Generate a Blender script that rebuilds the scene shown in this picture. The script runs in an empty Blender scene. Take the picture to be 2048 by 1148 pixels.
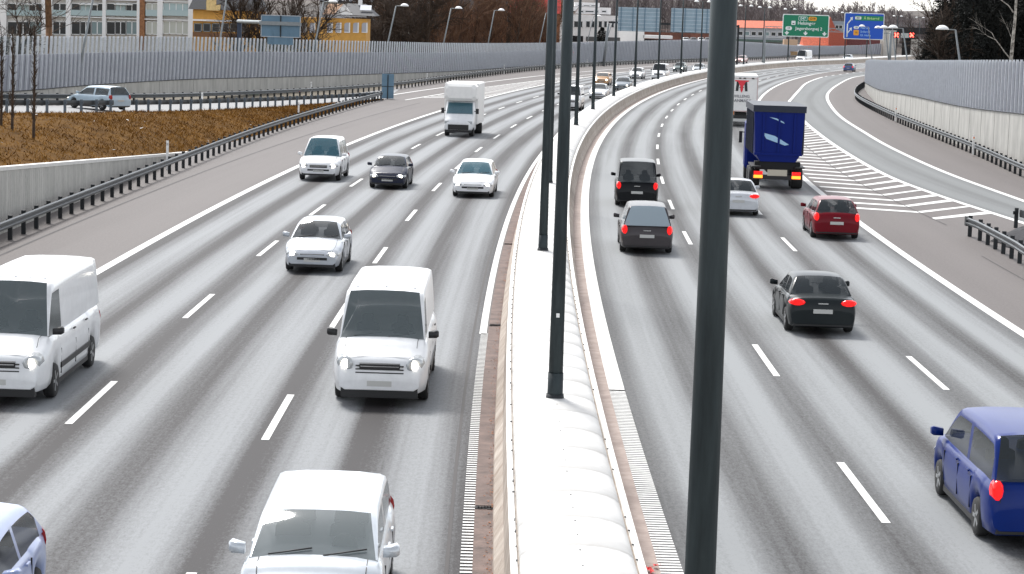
import bpy, bmesh, math, random
from mathutils import Vector, Matrix, Euler
random.seed(7)
C = bpy.context.scene.collection
PI = math.pi
# ------------------------------------------------------------------ camera
HC, PIT, ROLL, FPX = 7.9832, 0.1201, 0.0313, 4494.0
cd = bpy.data.cameras.new('camera'); cam = bpy.data.objects.new('camera', cd); C.objects.link(cam)
cam.location = (0, 0, HC)
cam.rotation_euler = (Matrix.Rotation(PI/2-PIT, 3, 'X') @ Matrix.Rotation(ROLL, 3, 'Z')).to_euler()
cd.sensor_width = 36.0; cd.lens = FPX/2048*36; cd.clip_start = 0.5; cd.clip_end = 6000
bpy.context.scene.camera = cam
# ------------------------------------------------------------------ light
SUN_EL, SUN_AZ = math.radians(50), math.radians(-24)      # veiled sun ahead of the viewer, to the left
w = bpy.data.worlds.new('World'); bpy.context.scene.world = w; w.use_nodes = True
nt = w.node_tree; bg = nt.nodes['Background']
sky = nt.nodes.new('ShaderNodeTexSky'); sky.sky_type = 'NISHITA'; sky.sun_disc = False
sky.sun_elevation = SUN_EL; sky.sun_rotation = SUN_AZ; sky.air_density = 0.9; sky.dust_density = 1.0; sky.ozone_density = 1.0
hs_ = nt.nodes.new('ShaderNodeHueSaturation'); hs_.inputs['Saturation'].default_value = .22     # even cloud cover takes the blue out
nt.links.new(sky.outputs[0], hs_.inputs['Color']); nt.links.new(hs_.outputs[0], bg.inputs[0]); bg.inputs[1].default_value = 0.115
sl = bpy.data.lights.new('sun', 'SUN'); sl.energy = 1.75; sl.angle = math.radians(16); sl.color = (1, .975, .94)
so = bpy.data.objects.new('sun', sl); C.objects.link(so)
sd = Vector((math.sin(SUN_AZ)*math.cos(SUN_EL), math.cos(SUN_AZ)*math.cos(SUN_EL), math.sin(SUN_EL)))
so.rotation_euler = sd.to_track_quat('Z', 'Y').to_euler(); so.location = sd*200
vs = bpy.context.scene.view_settings
vs.view_transform = 'Standard'; vs.look = 'None'; vs.exposure = 1.3; vs.gamma = 1
# ------------------------------------------------------------------ materials
MATS = {}
def mat(name, col, rough=.6, metal=0., noise=0., nscale=4., nscale_z=None, bump=0., emit=0., ecol=None, spec=None, col2=None, alpha=None, coat=0.):
    if name in MATS: return MATS[name]
    m = bpy.data.materials.new(name); m.use_nodes = True; n = m.node_tree.nodes; l = m.node_tree.links
    b = n['Principled BSDF']
    b.inputs['Roughness'].default_value = rough; b.inputs['Metallic'].default_value = metal
    if spec is not None: b.inputs['Specular IOR Level'].default_value = spec
    if coat: b.inputs['Coat Weight'].default_value = coat; b.inputs['Coat Roughness'].default_value = .06
    c4 = (*col, 1); b.inputs['Base Color'].default_value = c4
    if noise or bump or col2:
        tc = n.new('ShaderNodeTexCoord'); mp = n.new('ShaderNodeMapping'); l.new(tc.outputs['Object'], mp.inputs[0])
        mp.inputs['Scale'].default_value = (1, 1, nscale_z if nscale_z is not None else 1)
        nz = n.new('ShaderNodeTexNoise'); nz.inputs['Scale'].default_value = nscale; nz.inputs['Detail'].default_value = 6
        nz.inputs['Roughness'].default_value = .65
        l.new(mp.outputs[0], nz.inputs['Vector'])
        if noise or col2:
            r = n.new('ShaderNodeValToRGB'); e = r.color_ramp.elements
            e[0].position = .32; e[1].position = .68
            a = col2 if col2 else tuple(x*(1-noise) for x in col); bb = col if col2 else tuple(min(1, x*(1+noise)) for x in col)
            e[0].color = (*a, 1); e[1].color = (*bb, 1)
            l.new(nz.outputs[0], r.inputs[0]); l.new(r.outputs[0], b.inputs['Base Color'])
        if bump:
            bp = n.new('ShaderNodeBump'); bp.inputs['Strength'].default_value = bump; bp.inputs['Distance'].default_value = .02
            l.new(nz.outputs[0], bp.inputs['Height']); l.new(bp.outputs[0], b.inputs['Normal'])
    if emit:
        b.inputs['Emission Color'].default_value = (*(ecol or col), 1); b.inputs['Emission Strength'].default_value = emit
    if alpha is not None: b.inputs['Alpha'].default_value = alpha
    MATS[name] = m; return m

def asphalt(name, base, track=0., lane0=0., per=1.9, dark=None, speck=.35, rough=.7):
    """u = metres across the road, v = metres along it"""
    m = bpy.data.materials.new(name); m.use_nodes = True; n = m.node_tree.nodes; l = m.node_tree.links
    b = n['Principled BSDF']; b.inputs['Roughness'].default_value = rough; b.inputs['Specular IOR Level'].default_value = .22
    uv = n.new('ShaderNodeUVMap'); uv.uv_map = 'UVMap'
    sx = n.new('ShaderNodeSeparateXYZ'); l.new(uv.outputs[0], sx.inputs[0])
    def math_(op, a, bv=None, cv=None):
        q = n.new('ShaderNodeMath'); q.operation = op
        for i, v in enumerate((a, bv, cv)):
            if v is None: continue
            if isinstance(v, (int, float)): q.inputs[i].default_value = v
            else: l.new(v, q.inputs[i])
        return q.outputs[0]
    def noise_(scale, sxyz, detail=4, rg=.6):
        mp = n.new('ShaderNodeMapping'); mp.inputs['Scale'].default_value = sxyz; l.new(uv.outputs[0], mp.inputs[0])
        q = n.new('ShaderNodeTexNoise'); q.inputs['Scale'].default_value = scale; q.inputs['Detail'].default_value = detail
        q.inputs['Roughness'].default_value = rg
        l.new(mp.outputs[0], q.inputs['Vector']); return q.outputs[0]
    grain = noise_(13, (1, .4, 1), 3, .8)
    grain2 = noise_(30, (1, .45, 1), 2, .8)
    blot = noise_(.35, (1.6, .22, 1), 5)
    wob = noise_(.12, (.3, .15, 1), 2)
    streak = noise_(1.0, (1.7, .012, 1), 4)
    ph = math_('MULTIPLY', math_('SUBTRACT', sx.outputs[0], lane0), 2*PI/per)
    ph = math_('ADD', ph, math_('MULTIPLY', math_('SUBTRACT', wob, .5), 1.6))
    cs = math_('COSINE', ph)                                  # +1 at lane line and lane centre
    cs = math_('MULTIPLY', math_('ADD', cs, 1), .5)
    cs = math_('POWER', cs, 1.25)
    k = math_('MULTIPLY', cs, track)
    k = math_('ADD', k, math_('MULTIPLY', math_('SUBTRACT', streak, .5), track*1.3+.25))
    k = math_('ADD', k, math_('MULTIPLY', math_('SUBTRACT', blot, .5), .35))
    k = math_('ADD', k, math_('MULTIPLY', math_('SUBTRACT', grain, .47), speck*4.0))
    k = math_('ADD', k, math_('MULTIPLY', math_('SUBTRACT', grain2, .47), speck*3.0))
    k.node.use_clamp = False
    mx = n.new('ShaderNodeMix'); mx.data_type = 'RGBA'; mx.clamp_factor = True
    mx.inputs[6].default_value = (*base, 1); mx.inputs[7].default_value = (*(dark or tuple(x*.4 for x in base)), 1)
    l.new(k, mx.inputs[0]); l.new(mx.outputs[2], b.inputs['Base Color'])
    bp = n.new('ShaderNodeBump'); bp.inputs['Strength'].default_value = .35; bp.inputs['Distance'].default_value = .01
    l.new(grain2, bp.inputs['Height']); l.new(bp.outputs[0], b.inputs['Normal'])
    return m

M_lane = asphalt('lane_asphalt', (.24, .25, .258), track=.98, lane0=-1.55, per=1.9, dark=(.034, .031, .032), speck=.19)
M_laneR = asphalt('lane_asphalt_right', (.235, .245, .25), track=.82, lane0=1.6, per=1.86, dark=(.036, .034, .034), speck=.18)
M_exit = asphalt('exit_asphalt', (.17, .178, .178), track=.35, lane0=0, per=1.85, dark=(.06, .06, .06), speck=.25)
M_sh = asphalt('shoulder_asphalt', (.135, .120, .114), track=.14, lane0=0, per=2.7, dark=(.06, .051, .048), speck=.3, rough=.7)
M_white = mat('road_paint', (.76, .76, .74), .65, col2=(.58, .575, .56), nscale=7, spec=.25)
M_conc = mat('concrete', (.44, .43, .40), .8, noise=.22, nscale=1.4, nscale_z=.25, bump=.3)
M_concb = mat('barrier_concrete', (.50, .44, .38), .8, noise=.30, nscale=1.8, nscale_z=.3, bump=.3, col2=(.27, .21, .165))
M_cover = mat('white_cover', (.60, .595, .58), .6, col2=(.50, .49, .47), nscale=1.1)
M_gutter = mat('gutter_brown', (.19, .13, .11), .85, col2=(.075, .052, .045), nscale=2.2, bump=.4)
M_gutter2 = mat('gutter_sand', (.42, .34, .30), .85, col2=(.27, .21, .185), nscale=2.5, bump=.4)
M_rust = mat('rust_debris', (.30, .13, .065), .95, noise=.5, nscale=30, bump=.8)
M_steel = mat('galvanised_pole', (.045, .060, .064), .6, .1, col2=(.018, .025, .028), nscale=6, nscale_z=.12, spec=.35)
M_pole2 = mat('pale_pole', (.24, .26, .27), .5, .3, noise=.1)
M_rail = mat('rail_steel', (.050, .058, .064), .42, .45, noise=.25, nscale=2)
M_rpost = mat('rail_post', (.022, .025, .028), .6, .3)
M_rpostb = mat('rail_post_blue', (.13, .16, .19), .6, .2)
M_panel = mat('noise_panel', (.33, .34, .385), .5, .2, noise=.12, nscale=1.2, nscale_z=.2)
M_fin = mat('fin_metal', (.58, .60, .63), .45, .3, noise=.08)
M_glassp = mat('pane_glass', (.10, .16, .18), .1, 0, alpha=.22)
M_black = mat('black_plastic', (.012, .012, .013), .5)
M_dark = mat('dark_void', (.006, .006, .007), .8)
M_tyre = mat('tyre_rubber', (.018, .018, .018), .8)
M_rim = mat('rim_alloy', (.42, .43, .44), .3, .8)
M_glass = mat('car_glass', (.010, .018, .022), .04, 0, spec=.8, alpha=.72)
M_chrome = mat('chrome', (.6, .6, .6), .2, 1)
M_head = mat('headlight_lit', (.95, .93, .85), .2, emit=5, ecol=(1, .92, .78))
M_headc = mat('headlight_case', (.5, .52, .53), .12, .3)
M_tail = mat('tail_light_lit', (.5, .004, .004), .15, emit=.42, ecol=(1, .012, .012))
M_amber = mat('amber_lamp', (.9, .25, .02), .25, emit=1.3, ecol=(1, .22, .02))
M_plate = mat('number_plate', (.5, .5, .48), .4)
M_lamp = mat('lamp_dome', (.86, .86, .85), .35)

# ------------------------------------------------------------------ helpers
def tag(o, label=None, cat=None, group=None, kind=None):
    if label: o['label'] = label
    if cat: o['category'] = cat
    if group: o['group'] = group
    if kind: o['kind'] = kind
    return o
def thing(name, label, cat, loc=(0, 0, 0), rotz=0, group=None):
    o = bpy.data.objects.new(name, None); C.objects.link(o); o.location = loc; o.rotation_euler = (0, 0, rotz)
    o.empty_display_size = .2
    return tag(o, label, cat, group)
class MB:
    def __init__(s): s.v = []; s.f = []; s.uv = []; s.sm = []
    def add(s, vs, fs, smooth=False):
        k = len(s.v); s.v += [tuple(v) for v in vs]
        for f in fs: s.f.append(tuple(i+k for i in f)); s.sm.append(smooth)
        return s
    def box(s, c, d, rz=0, mtx=None):
        x, y, z = (q/2 for q in d); p = [Vector((i*x, j*y, k*z)) for i in (-1, 1) for j in (-1, 1) for k in (-1, 1)]
        R = mtx if mtx else Matrix.Rotation(rz, 3, 'Z'); p = [R @ q + Vector(c) for q in p]
        return s.add(p, [(0, 1, 3, 2), (4, 6, 7, 5), (0, 4, 5, 1), (2, 3, 7, 6), (0, 2, 6, 4), (1, 5, 7, 3)])
    def tube(s, a, b, r0, r1=None, n=8, cap=True, smooth=True):
        a = Vector(a); b = Vector(b); r1 = r0 if r1 is None else r1; d = (b-a)
        if d.length < 1e-6: return s
        d.normalize(); u = d.orthogonal().normalized(); v = d.cross(u)
        k = len(s.v)
        for p, r in ((a, r0), (b, r1)):
            for i in range(n):
                t = 2*PI*i/n; s.v.append(tuple(p+(u*math.cos(t)+v*math.sin(t))*r))
        for i in range(n):
            j = (i+1) % n; s.f.append((k+i, k+j, k+n+j, k+n+i)); s.sm.append(smooth)
        if cap:
            s.f.append(tuple(k+i for i in reversed(range(n)))); s.sm.append(False)
            s.f.append(tuple(k+n+i for i in range(n))); s.sm.append(False)
        return s
    def loft(s, rings, closed=True, caps=True, smooth=True):
        k = len(s.v); n = len(rings[0])
        for r in rings: s.v += [tuple(p) for p in r]
        m = n if closed else n-1
        for i in range(len(rings)-1):
            for j in range(m):
                j2 = (j+1) % n; s.f.append((k+i*n+j, k+i*n+j2, k+(i+1)*n+j2, k+(i+1)*n+j)); s.sm.append(smooth)
        if caps and closed:
            s.f.append(tuple(k+j for j in reversed(range(n)))); s.sm.append(False)
            q = k+(len(rings)-1)*n; s.f.append(tuple(q+j for j in range(n))); s.sm.append(False)
        return s
    def lathe(s, prof, axis='y', c=(0, 0, 0), n=20):
        rings = []
        for (r, h) in prof:
            ring = []
            for i in range(n):
                t = 2*PI*i/n
                if axis == 'y': p = (c[0]+r*math.cos(t), c[1]+h, c[2]+r*math.sin(t))
                else: p = (c[0]+r*math.cos(t), c[1]+r*math.sin(t), c[2]+h)
                ring.append(p)
            rings.append(ring)
        return s.loft(rings)
    def build(s, name, m, parent=None, fix=True):
        me = bpy.data.meshes.new(name); me.from_pydata(s.v, [], s.f)
        me.polygons.foreach_set('use_smooth', s.sm)
        if s.uv:
            L = me.uv_layers.new(name='UVMap')
            vi = [0]*len(me.loops); me.loops.foreach_get('vertex_index', vi)
            fl = []
            for i in vi: fl += s.uv[i]
            L.data.foreach_set('uv', fl)
        if fix:
            b = bmesh.new(); b.from_mesh(me); bmesh.ops.recalc_face_normals(b, faces=b.faces); b.to_mesh(me); b.free()
        me.materials.append(m)
        o = bpy.data.objects.new(name, me); C.objects.link(o)
        if parent: o.parent = parent
        return o
def clone(o, parent=None):
    c = o.copy(); C.objects.link(c)
    if parent: c.parent = parent
    return c
def copy_tree(o, parent=None):
    c = o.copy(); C.objects.link(c)
    if parent: c.parent = parent
    for ch in KIDS(o): copy_tree(ch, c)
    return c
def KIDS(o): return list(o.children)

_M = Matrix.Rotation(PI/2-PIT, 3, 'X') @ Matrix.Rotation(ROLL, 3, 'Z')
def at(px, py, D):
    """surveyed point: sight line through photo pixel (px,py) at real distance D ahead"""
    d = _M @ Vector(((px-1024)/FPX, -(py-574)/FPX, -1)); t = D/d.y
    return Vector((d.x*t, D, HC+d.z*t))
def gnd(px, py, z=0):
    d = _M @ Vector(((px-1024)/FPX, -(py-574)/FPX, -1)); t = (z-HC)/d.z
    return Vector((d.x*t, d.y*t, z))
# ------------------------------------------------------------------ road axis
CO = [0.7165, 0.6339, -0.3299, 13.2324, 20.1487, 8.307]
def cx(Y):
    if Y > 483: return cx(483)+(Y-483)*.315
    if Y < 14: return cx(14)-(14-Y)*.04*-1
    t = (Y-200)/200; r = 0
    for c in CO: r = r*t+c
    return r
AX = []; s_ = 0; py_ = None
Y = -10.0
while Y < 900:
    p = Vector((cx(Y), Y))
    if AX: s_ += (p-AX[-1][1]).length
    AX.append((s_, p)); Y += .5
s40 = next(s for s, p in AX if p.y >= 40)
AX = [(s-s40+40, p) for s, p in AX]
def P(s, off, z=0.):
    i = (s-AX[0][0])/(AX[-1][0]-AX[0][0])*(len(AX)-1); lo = max(0, min(len(AX)-2, int(i)))
    while lo > 0 and AX[lo][0] > s: lo -= 1
    while lo < len(AX)-2 and AX[lo+1][0] < s: lo += 1
    a, b = AX[lo], AX[lo+1]; f = (s-a[0])/(b[0]-a[0]); p = a[1].lerp(b[1], f)
    a2 = AX[max(0, lo-6)][1]; b2 = AX[min(len(AX)-1, lo+7)][1]
    d = (b2-a2).normalized(); nrm = Vector((d.y, -d.x))
    q = p+nrm*off
    return Vector((q.x, q.y, z))
def heading(s): a = P(s-2, 0); b = P(s+2, 0); d = b-a; return math.atan2(d.y, d.x)
def s_of(Yv):
    return min(AX, key=lambda q: abs(q[1].y-Yv))[0]
def so_of(X, Yv):
    """axis coordinates of a world point"""
    q = Vector((X, Yv)); i = min(range(len(AX)), key=lambda k: (AX[k][1]-q).length_squared)
    a = AX[max(0, i-1)][1]; b = AX[min(len(AX)-1, i+1)][1]; d = (b-a).normalized(); v = q-AX[i][1]
    return AX[i][0]+v.dot(d), v.dot(Vector((d.y, -d.x)))
def srange(a, b, st): 
    n = max(1, int(round((b-a)/st))); return [a+(b-a)*i/n for i in range(n+1)]
def ribbon(o0, o1, s0, s1, z, step=3., mb=None, cols=1):
    mb = mb or MB(); k = len(mb.v); ss = srange(s0, s1, step)
    for s in ss:
        for c in range(cols+1):
            a = o0(s) if callable(o0) else o0; b = o1(s) if callable(o1) else o1
            o = a+(b-a)*c/cols; mb.v.append(tuple(P(s, o, z))); mb.uv.append((o, s))
    w_ = cols+1
    for i in range(len(ss)-1):
        for c in range(cols):
            mb.f.append((k+i*w_+c, k+i*w_+c+1, k+(i+1)*w_+c+1, k+(i+1)*w_+c)); mb.sm.append(False)
    return mb
def spline(pts, n=8):
    out = []; P_ = [Vector(p) for p in pts]
    for i in range(len(P_)-1):
        p0 = P_[max(0, i-1)]; p1 = P_[i]; p2 = P_[i+1]; p3 = P_[min(len(P_)-1, i+2)]
        for k in range(n):
            t = k/n
            out.append(.5*((2*p1)+(p2-p0)*t+(2*p0-5*p1+4*p2-p3)*t*t+(3*p1-p0-3*p2+p3)*t**3))
    out.append(P_[-1]); return out
def resample(pl, step):
    out = [pl[0].copy()]; acc = 0
    for a, b in zip(pl[:-1], pl[1:]):
        L = (b-a).length; 
        while acc+L >= step:
            f = (step-acc)/L; a = a.lerp(b, f); L = (b-a).length; out.append(a.copy()); acc = 0
        acc += L
    return out
def strip(pl, wd, z, mb=None):
    """flat ribbon of width wd along a world polyline"""
    mb = mb or MB(); k = len(mb.v); s = 0
    for i, p in enumerate(pl):
        a = pl[max(0, i-1)]; b = pl[min(len(pl)-1, i+1)]; d = Vector((b.x-a.x, b.y-a.y)).normalized(); nn = Vector((d.y, -d.x))*wd/2
        if i: s += (pl[i]-pl[i-1]).length
        for sg in (-1, 1): mb.v.append((p.x+nn.x*sg, p.y+nn.y*sg, p.z+z)); mb.uv.append((sg*wd/2, s))
    for i in range(len(pl)-1): mb.f.append((k+2*i, k+2*i+1, k+2*i+3, k+2*i+2)); mb.sm.append(False)
    return mb
def ruled(A, B, rows, z=None, zf=None):
    """surface between polylines A and B (same length)"""
    mb = MB(); n = len(A)
    for i in range(n):
        for r in range(rows+1):
            t = r/rows; p = A[i].lerp(B[i], t)
            if zf: p.z += zf(i/(n-1), t, p)
            if z is not None: p.z += z
            mb.v.append(tuple(p)); s, o = p.y, p.x; mb.uv.append((o, s))
    for i in range(n-1):
        for r in range(rows):
            a = i*(rows+1)+r; mb.f.append((a, a+1, a+rows+2, a+rows+1)); mb.sm.append(True)
    return mb

# ------------------------------------------------------------------ setting: ground, roads
g = MB().add([(-2500, -200, -.08), (2500, -200, -.08), (2500, 4000, -.08), (-2500, 4000, -.08)], [(0, 1, 2, 3)])
tag(g.build('ground', mat('ground_soil', (.12, .10, .07), .95, noise=.4, nscale=.2)), kind='structure')
S1 = 880
rd = ribbon(-26, 30, 5, S1, 0, 4, cols=4)
tag(rd.build('road', M_sh), kind='structure')
tag(ribbon(-13.2, -1.5, 5, S1, .004, 3, cols=3).build('left_carriageway', M_lane), kind='structure')
tag(ribbon(1.45, 12.75, 5, S1, .004, 3, cols=3).build('right_carriageway', M_laneR), kind='structure')
EXR = spline([(24.4, 80, 0), (24.17, 106.5, 0), (24.15, 127, 0), (25.1, 151, 0), (26.5, 172, 0), (28.4, 197, 0), (31.0, 222.5, 0), (34.5, 251.7, 0), (38.3, 277.4, 0), (43.9, 309.8, 0), (51.4, 349.6, 0), (57, 372, 0), (68, 410, 0), (82, 452, 0)], 6)
EXL = spline([(22.4, 80, 0), (21.4, 94, 0), (20.4, 110, 0), (20.2, 124.2, 0), (21.2, 147.6, 0), (22.5, 168.5, 0), (24.1, 190, 0), (27.4, 227.4, 0), (30.2, 248, 0), (33.9, 273, 0), (39.9, 312.4, 0), (47.3, 351.3, 0), (53.2, 374, 0), (64, 412, 0), (78, 454, 0)], 6)
EXL2 = [min(EXL, key=lambda q: (q-p).length) for p in EXR]
n_ = len(EXR); EXLr = [EXL[min(len(EXL)-1, round(i*(len(EXL)-1)/(n_-1)))] for i in range(n_)]
ex = ruled(EXLr, EXR, 2, z=.006)
# across-lane coordinate for the exit lane
ex.uv = [((i % 3)*1.85, ex.v[i][1]) for i in range(len(ex.v))]
tag(ex.build('exit_road', M_exit), kind='structure')
mk = MB()
ribbon(-13.42, -13.12, 5, 345, .009, 3, mk); ribbon(12.65, 12.95, 5, 372, .009, 3, mk)
ribbon(12.7, 12.9, 372, S1, .009, 3, mk); ribbon(-13.42, -13.12, 345, S1, .009, 3, mk)
ribbon(1.36, 1.70, 48, S1, .009, 3, mk)
# ribbed parts of the inner edge lines, close to the viewer
for s in srange(27, 48, .17): ribbon(1.36, 1.70, s, s+.10, .009, .2, mk)
for s in srange(27, 56, .2): ribbon(-1.56, -1.38, s, s+.09, .014, .2, mk)
ribbon(-1.60, -1.42, 56, S1, .014, 3, mk)
def dashes(off, s0, ln=5., per=15., n=60, wd=.15):
    for k in range(-2, n):
        a = s0+k*per
        if a+ln > 5: ribbon(off-wd/2, off+wd/2, a, a+ln, .009, 2.5, mk)
dashes(-5.35, 41.2); dashes(-9.2, 42.2); dashes(5.3, 35.7); dashes(8.95, 34.5)
mk_ex = strip(EXR, .32, .010, mk)
strip([p for p in EXL if p.y < 352], .32, .010, mk)
EXD = resample([p for p in EXL if p.y > 352], 1.5)
for i in range(0, len(EXD)-2, 6): strip(EXD[i:i+3], .3, .010, mk)
# chevrons of the right gore
def exl_at(Yv): return min(EXL, key=lambda q: abs(q.y-Yv))
def lin(Yv, a, b): return a[0]+(b[0]-a[0])*(Yv-a[1])/(b[1]-a[1])
def quad(mb, pts, z): mb.v += [(p.x, p.y, z) for p in pts]; mb.uv += [(p.x, p.y) for p in pts]; k = len(mb.v)-4; mb.f.append((k, k+1, k+2, k+3)); mb.sm.append(False)
EXLf = resample(EXL, .5)
def exlf(Yv): return min(EXLf, key=lambda q: abs(q.y-Yv))
Yk = 94.5
while Yk < 200:
    ap = Vector((exlf(Yk).x*.42+P(s_of(Yk), 12.8).x*.58+.5, Yk, 0))
    L_ = exlf(Yk+4.2); R_ = P(s_of(Yk+1.9), 13.05)
    th = .82
    quad(mk, [ap, L_-Vector((.15, 0, 0)), exlf(Yk+4.2+th)-Vector((.15, 0, 0)), ap+Vector((0, th, 0))], .009)
    if Yk > 96: quad(mk, [ap, ap+Vector((0, th, 0)), R_+Vector((.1, th, 0)), R_+Vector((.1, 0, 0))], .009)
    Yk += 3.15
# left ramp lines
RO = spline([P(208, -22.6), P(240, -21.6), P(280, -20.2), P(315, -19.2), P(370, -17.6), P(430, -17.0)], 8)
RI = spline([P(205, -19.2), P(240, -18.0), P(280, -16.3), P(315, -15.2), P(345, -13.3)], 8)
RIr = [RI[round(i*(len(RI)-1)/(len(RO)-1))] for i in range(len(RO))]
strip(RO, .3, .012, mk); strip(RI, .25, .012, mk)
for k in range(26):
    s = 212+k*3.6; o1 = -19.0+(s-205)*.037
    if o1 > -13.7: break
    a = P(s, o1+.1); b = P(s+2.2, (o1-13.3)/2); c = P(s+3.2, (o1-13.3)/2); d = P(s+1.0, o1+.1)
    quad(mk, [a, b, c, d], .009)
    a = P(s, -13.5); b = P(s+2.2, (o1-13.3)/2); c = P(s+3.2, (o1-13.3)/2); d = P(s+1.0, -13.5)
    quad(mk, [a, d, c, b], .009)
mo = mk.build('road_markings', M_white, fix=False); tag(mo, kind='structure')
# seams in the asphalt (shoulder joint lines)
sm = MB()
ribbon(-17.1, -17.0, 30, 200, .009, 3, sm); ribbon(15.6, 15.65, 30, 80, .009, 3, sm)
gl = [Vector((exlf(y).x*.42+P(s_of(y), 12.8).x*.58+.5, y, 0)) for y in range(92, 170, 3)]
strip(gl, .06, .012, sm)
ribbon(-1.78, -1.72, 20, 200, .009, 3, sm)
tag(sm.build('asphalt_joint', mat('joint_tar', (.05, .045, .045), .8), fix=False), kind='structure')
# gutters
tag(ribbon(-1.38, -1.02, 10, 500, .012, 3).build('gutter_left', M_gutter), kind='structure')
tag(ribbon(1.02, 1.36, 10, 500, .012, 3).build('gutter_right', M_gutter2), kind='structure')
deb = MB(); rr = random.Random(3)
for k in range(1500):
    s = 27+rr.random()**1.5*60; o = -1.12+rr.gauss(0, .05); r = rr.uniform(.008, .03)
    p = P(s, o, .018); v = [p+Vector((rr.uniform(-r, r), rr.uniform(-r, r)*1.6, rr.uniform(0, r*.6))) for _ in range(4)]
    deb.add(v, [(0, 1, 2, 3)])
tag(deb.build('rust_coloured_debris', M_rust, fix=False), 'rusty brown leaves and grit along the left gutter', 'debris', kind='stuff')
deb = MB()
for k in range(260):
    s = 27+rr.random()**1.3*50; o = 1.05+abs(rr.gauss(0, .05)); r = rr.uniform(.006, .022)
    p = P(s, o, .018); v = [p+Vector((rr.uniform(-r, r), rr.uniform(-r, r)*1.6, rr.uniform(0, r*.6))) for _ in range(4)]
    deb.add(v, [(0, 1, 2, 3)])
tag(deb.build('dark_grit', mat('grit', (.05, .04, .035), .9), fix=False), 'dark grit in the sandy gutter right of the median', 'grit', kind='stuff')
for i, (s, w0) in enumerate([(35.9, .34), (57.6, .3), (78.5, .28)]):
    d = MB(); rr2 = random.Random(i)
    for k in range(7):
        o = -1.34+k*w0/7; d.box(P(s+rr2.uniform(-.04, .04), o, .02), (.075, .17+rr2.uniform(-.05, .05), .012))
    for k in range(3): d.tube(P(s-.12+.12*k, -1.36, .028), P(s-.12+.12*k, -1.04, .028), .006, n=5)
    tag(d.build('gutter_grate', M_dark), ['nearest black drain slot across the left gutter', 'middle black drain slot across the left gutter', 'farthest black drain slot across the left gutter'][i], 'drain', 'drain slots in the left gutter')

# ------------------------------------------------------------------ median barrier
mb_ = thing('median_barrier', 'white domed concrete median barrier curving between the two carriageways', 'barrier')
S0, SE = 12, 700
def prof_loft(prof, s0, s1, step, dz=None):
    rings = []
    for s in srange(s0, s1, step): rings.append([P(s, o, z) for o, z in prof])
    return MB().loft(rings, closed=True, smooth=False)
for sg in (-1, 1):
    pr = [(sg*1.09, -.02), (sg*1.07, .10), (sg*.93, .32), (sg*.86, .84), (sg*.74, .86), (sg*.70, .86), (sg*.62, -.02)]
    prof_loft(pr, S0, SE, 2.5).build('concrete_wall', M_concb, mb_)
    pr = [(sg*.875, .80), (sg*.885, .90), (sg*.80, .905), (sg*.785, .87), (sg*.86, .865)]
    prof_loft(pr, S0, SE, 2.5).build('edge_rail', mat('white_rail', (.80, .78, .74), .5, noise=.05), mb_)
cv = []; hs = .77
k = 0; s = S0
while s < SE:
    seg = 1.7 if s < 200 else 3.4
    for (ds, sc) in ((0, -.002), (.025, -.02), (.05, .003), (seg*.5, .010), (seg-.02, -.002)):
        if s > 220 and ds in (.05, .0): continue
        ring = []
        for j in range(13):
            t = PI*j/12; x = -math.cos(t)*hs*(1+sc*.1); z = .84+(math.sin(t)**.8)*.25+sc
            ring.append(P(s+ds, x, z))
        cv.append(ring)
    s += seg
MB().loft(cv, closed=False, caps=False).build('cover', M_cover, mb_, fix=False)
M_seam = mat('cover_seam', (.40, .385, .36), .8)
for k in range(38):
    s = S0+1.7*(k+8); sm_ = MB(); rows_ = []
    for ds in (0, .018): rows_.append([P(s+ds, -math.cos(PI*j/16)*(hs+.004), .845+(max(0, math.sin(PI*j/16))**.8)*.257) for j in range(17)])
    sm_.loft(rows_, closed=False, caps=False); sm_.build('cover_seam', M_seam, mb_, fix=False)
bt = MB(); rr = random.Random(5)
s = 27
while s < 110:
    bt.box(P(s+rr.uniform(-.1, .1), -.80, .913), (.035*rr.uniform(.5, 1.3), .06*rr.uniform(.6, 2), .015)); bt.box(P(s+.3, .79, .912), (.03, .04, .015)) if rr.random() < .6 else 0
    bt.box(P(s+.85, 0.02, 1.098), (.02, .03, .006)); s += .85+.85*(rr.random() < .4)
tag(bt.build('bolts', M_black, mb_), kind='stuff')
# a few open joints of the white cover, left flashing strip
jt = MB()
for s in [27.2+1.7*k for k in range(60)]:
    for sg in (-1, 1): jt.add([P(s, sg*1.071, .1), P(s+.02, sg*1.071, .1), P(s+.3, sg*.875, .78), P(s+.28, sg*.875, .78)], [(0, 1, 2, 3)])
jt.build('wall_joint', mat('joint_dark', (.12, .09, .07), .9), mb_, fix=False)['kind'] = 'stuff'

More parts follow.
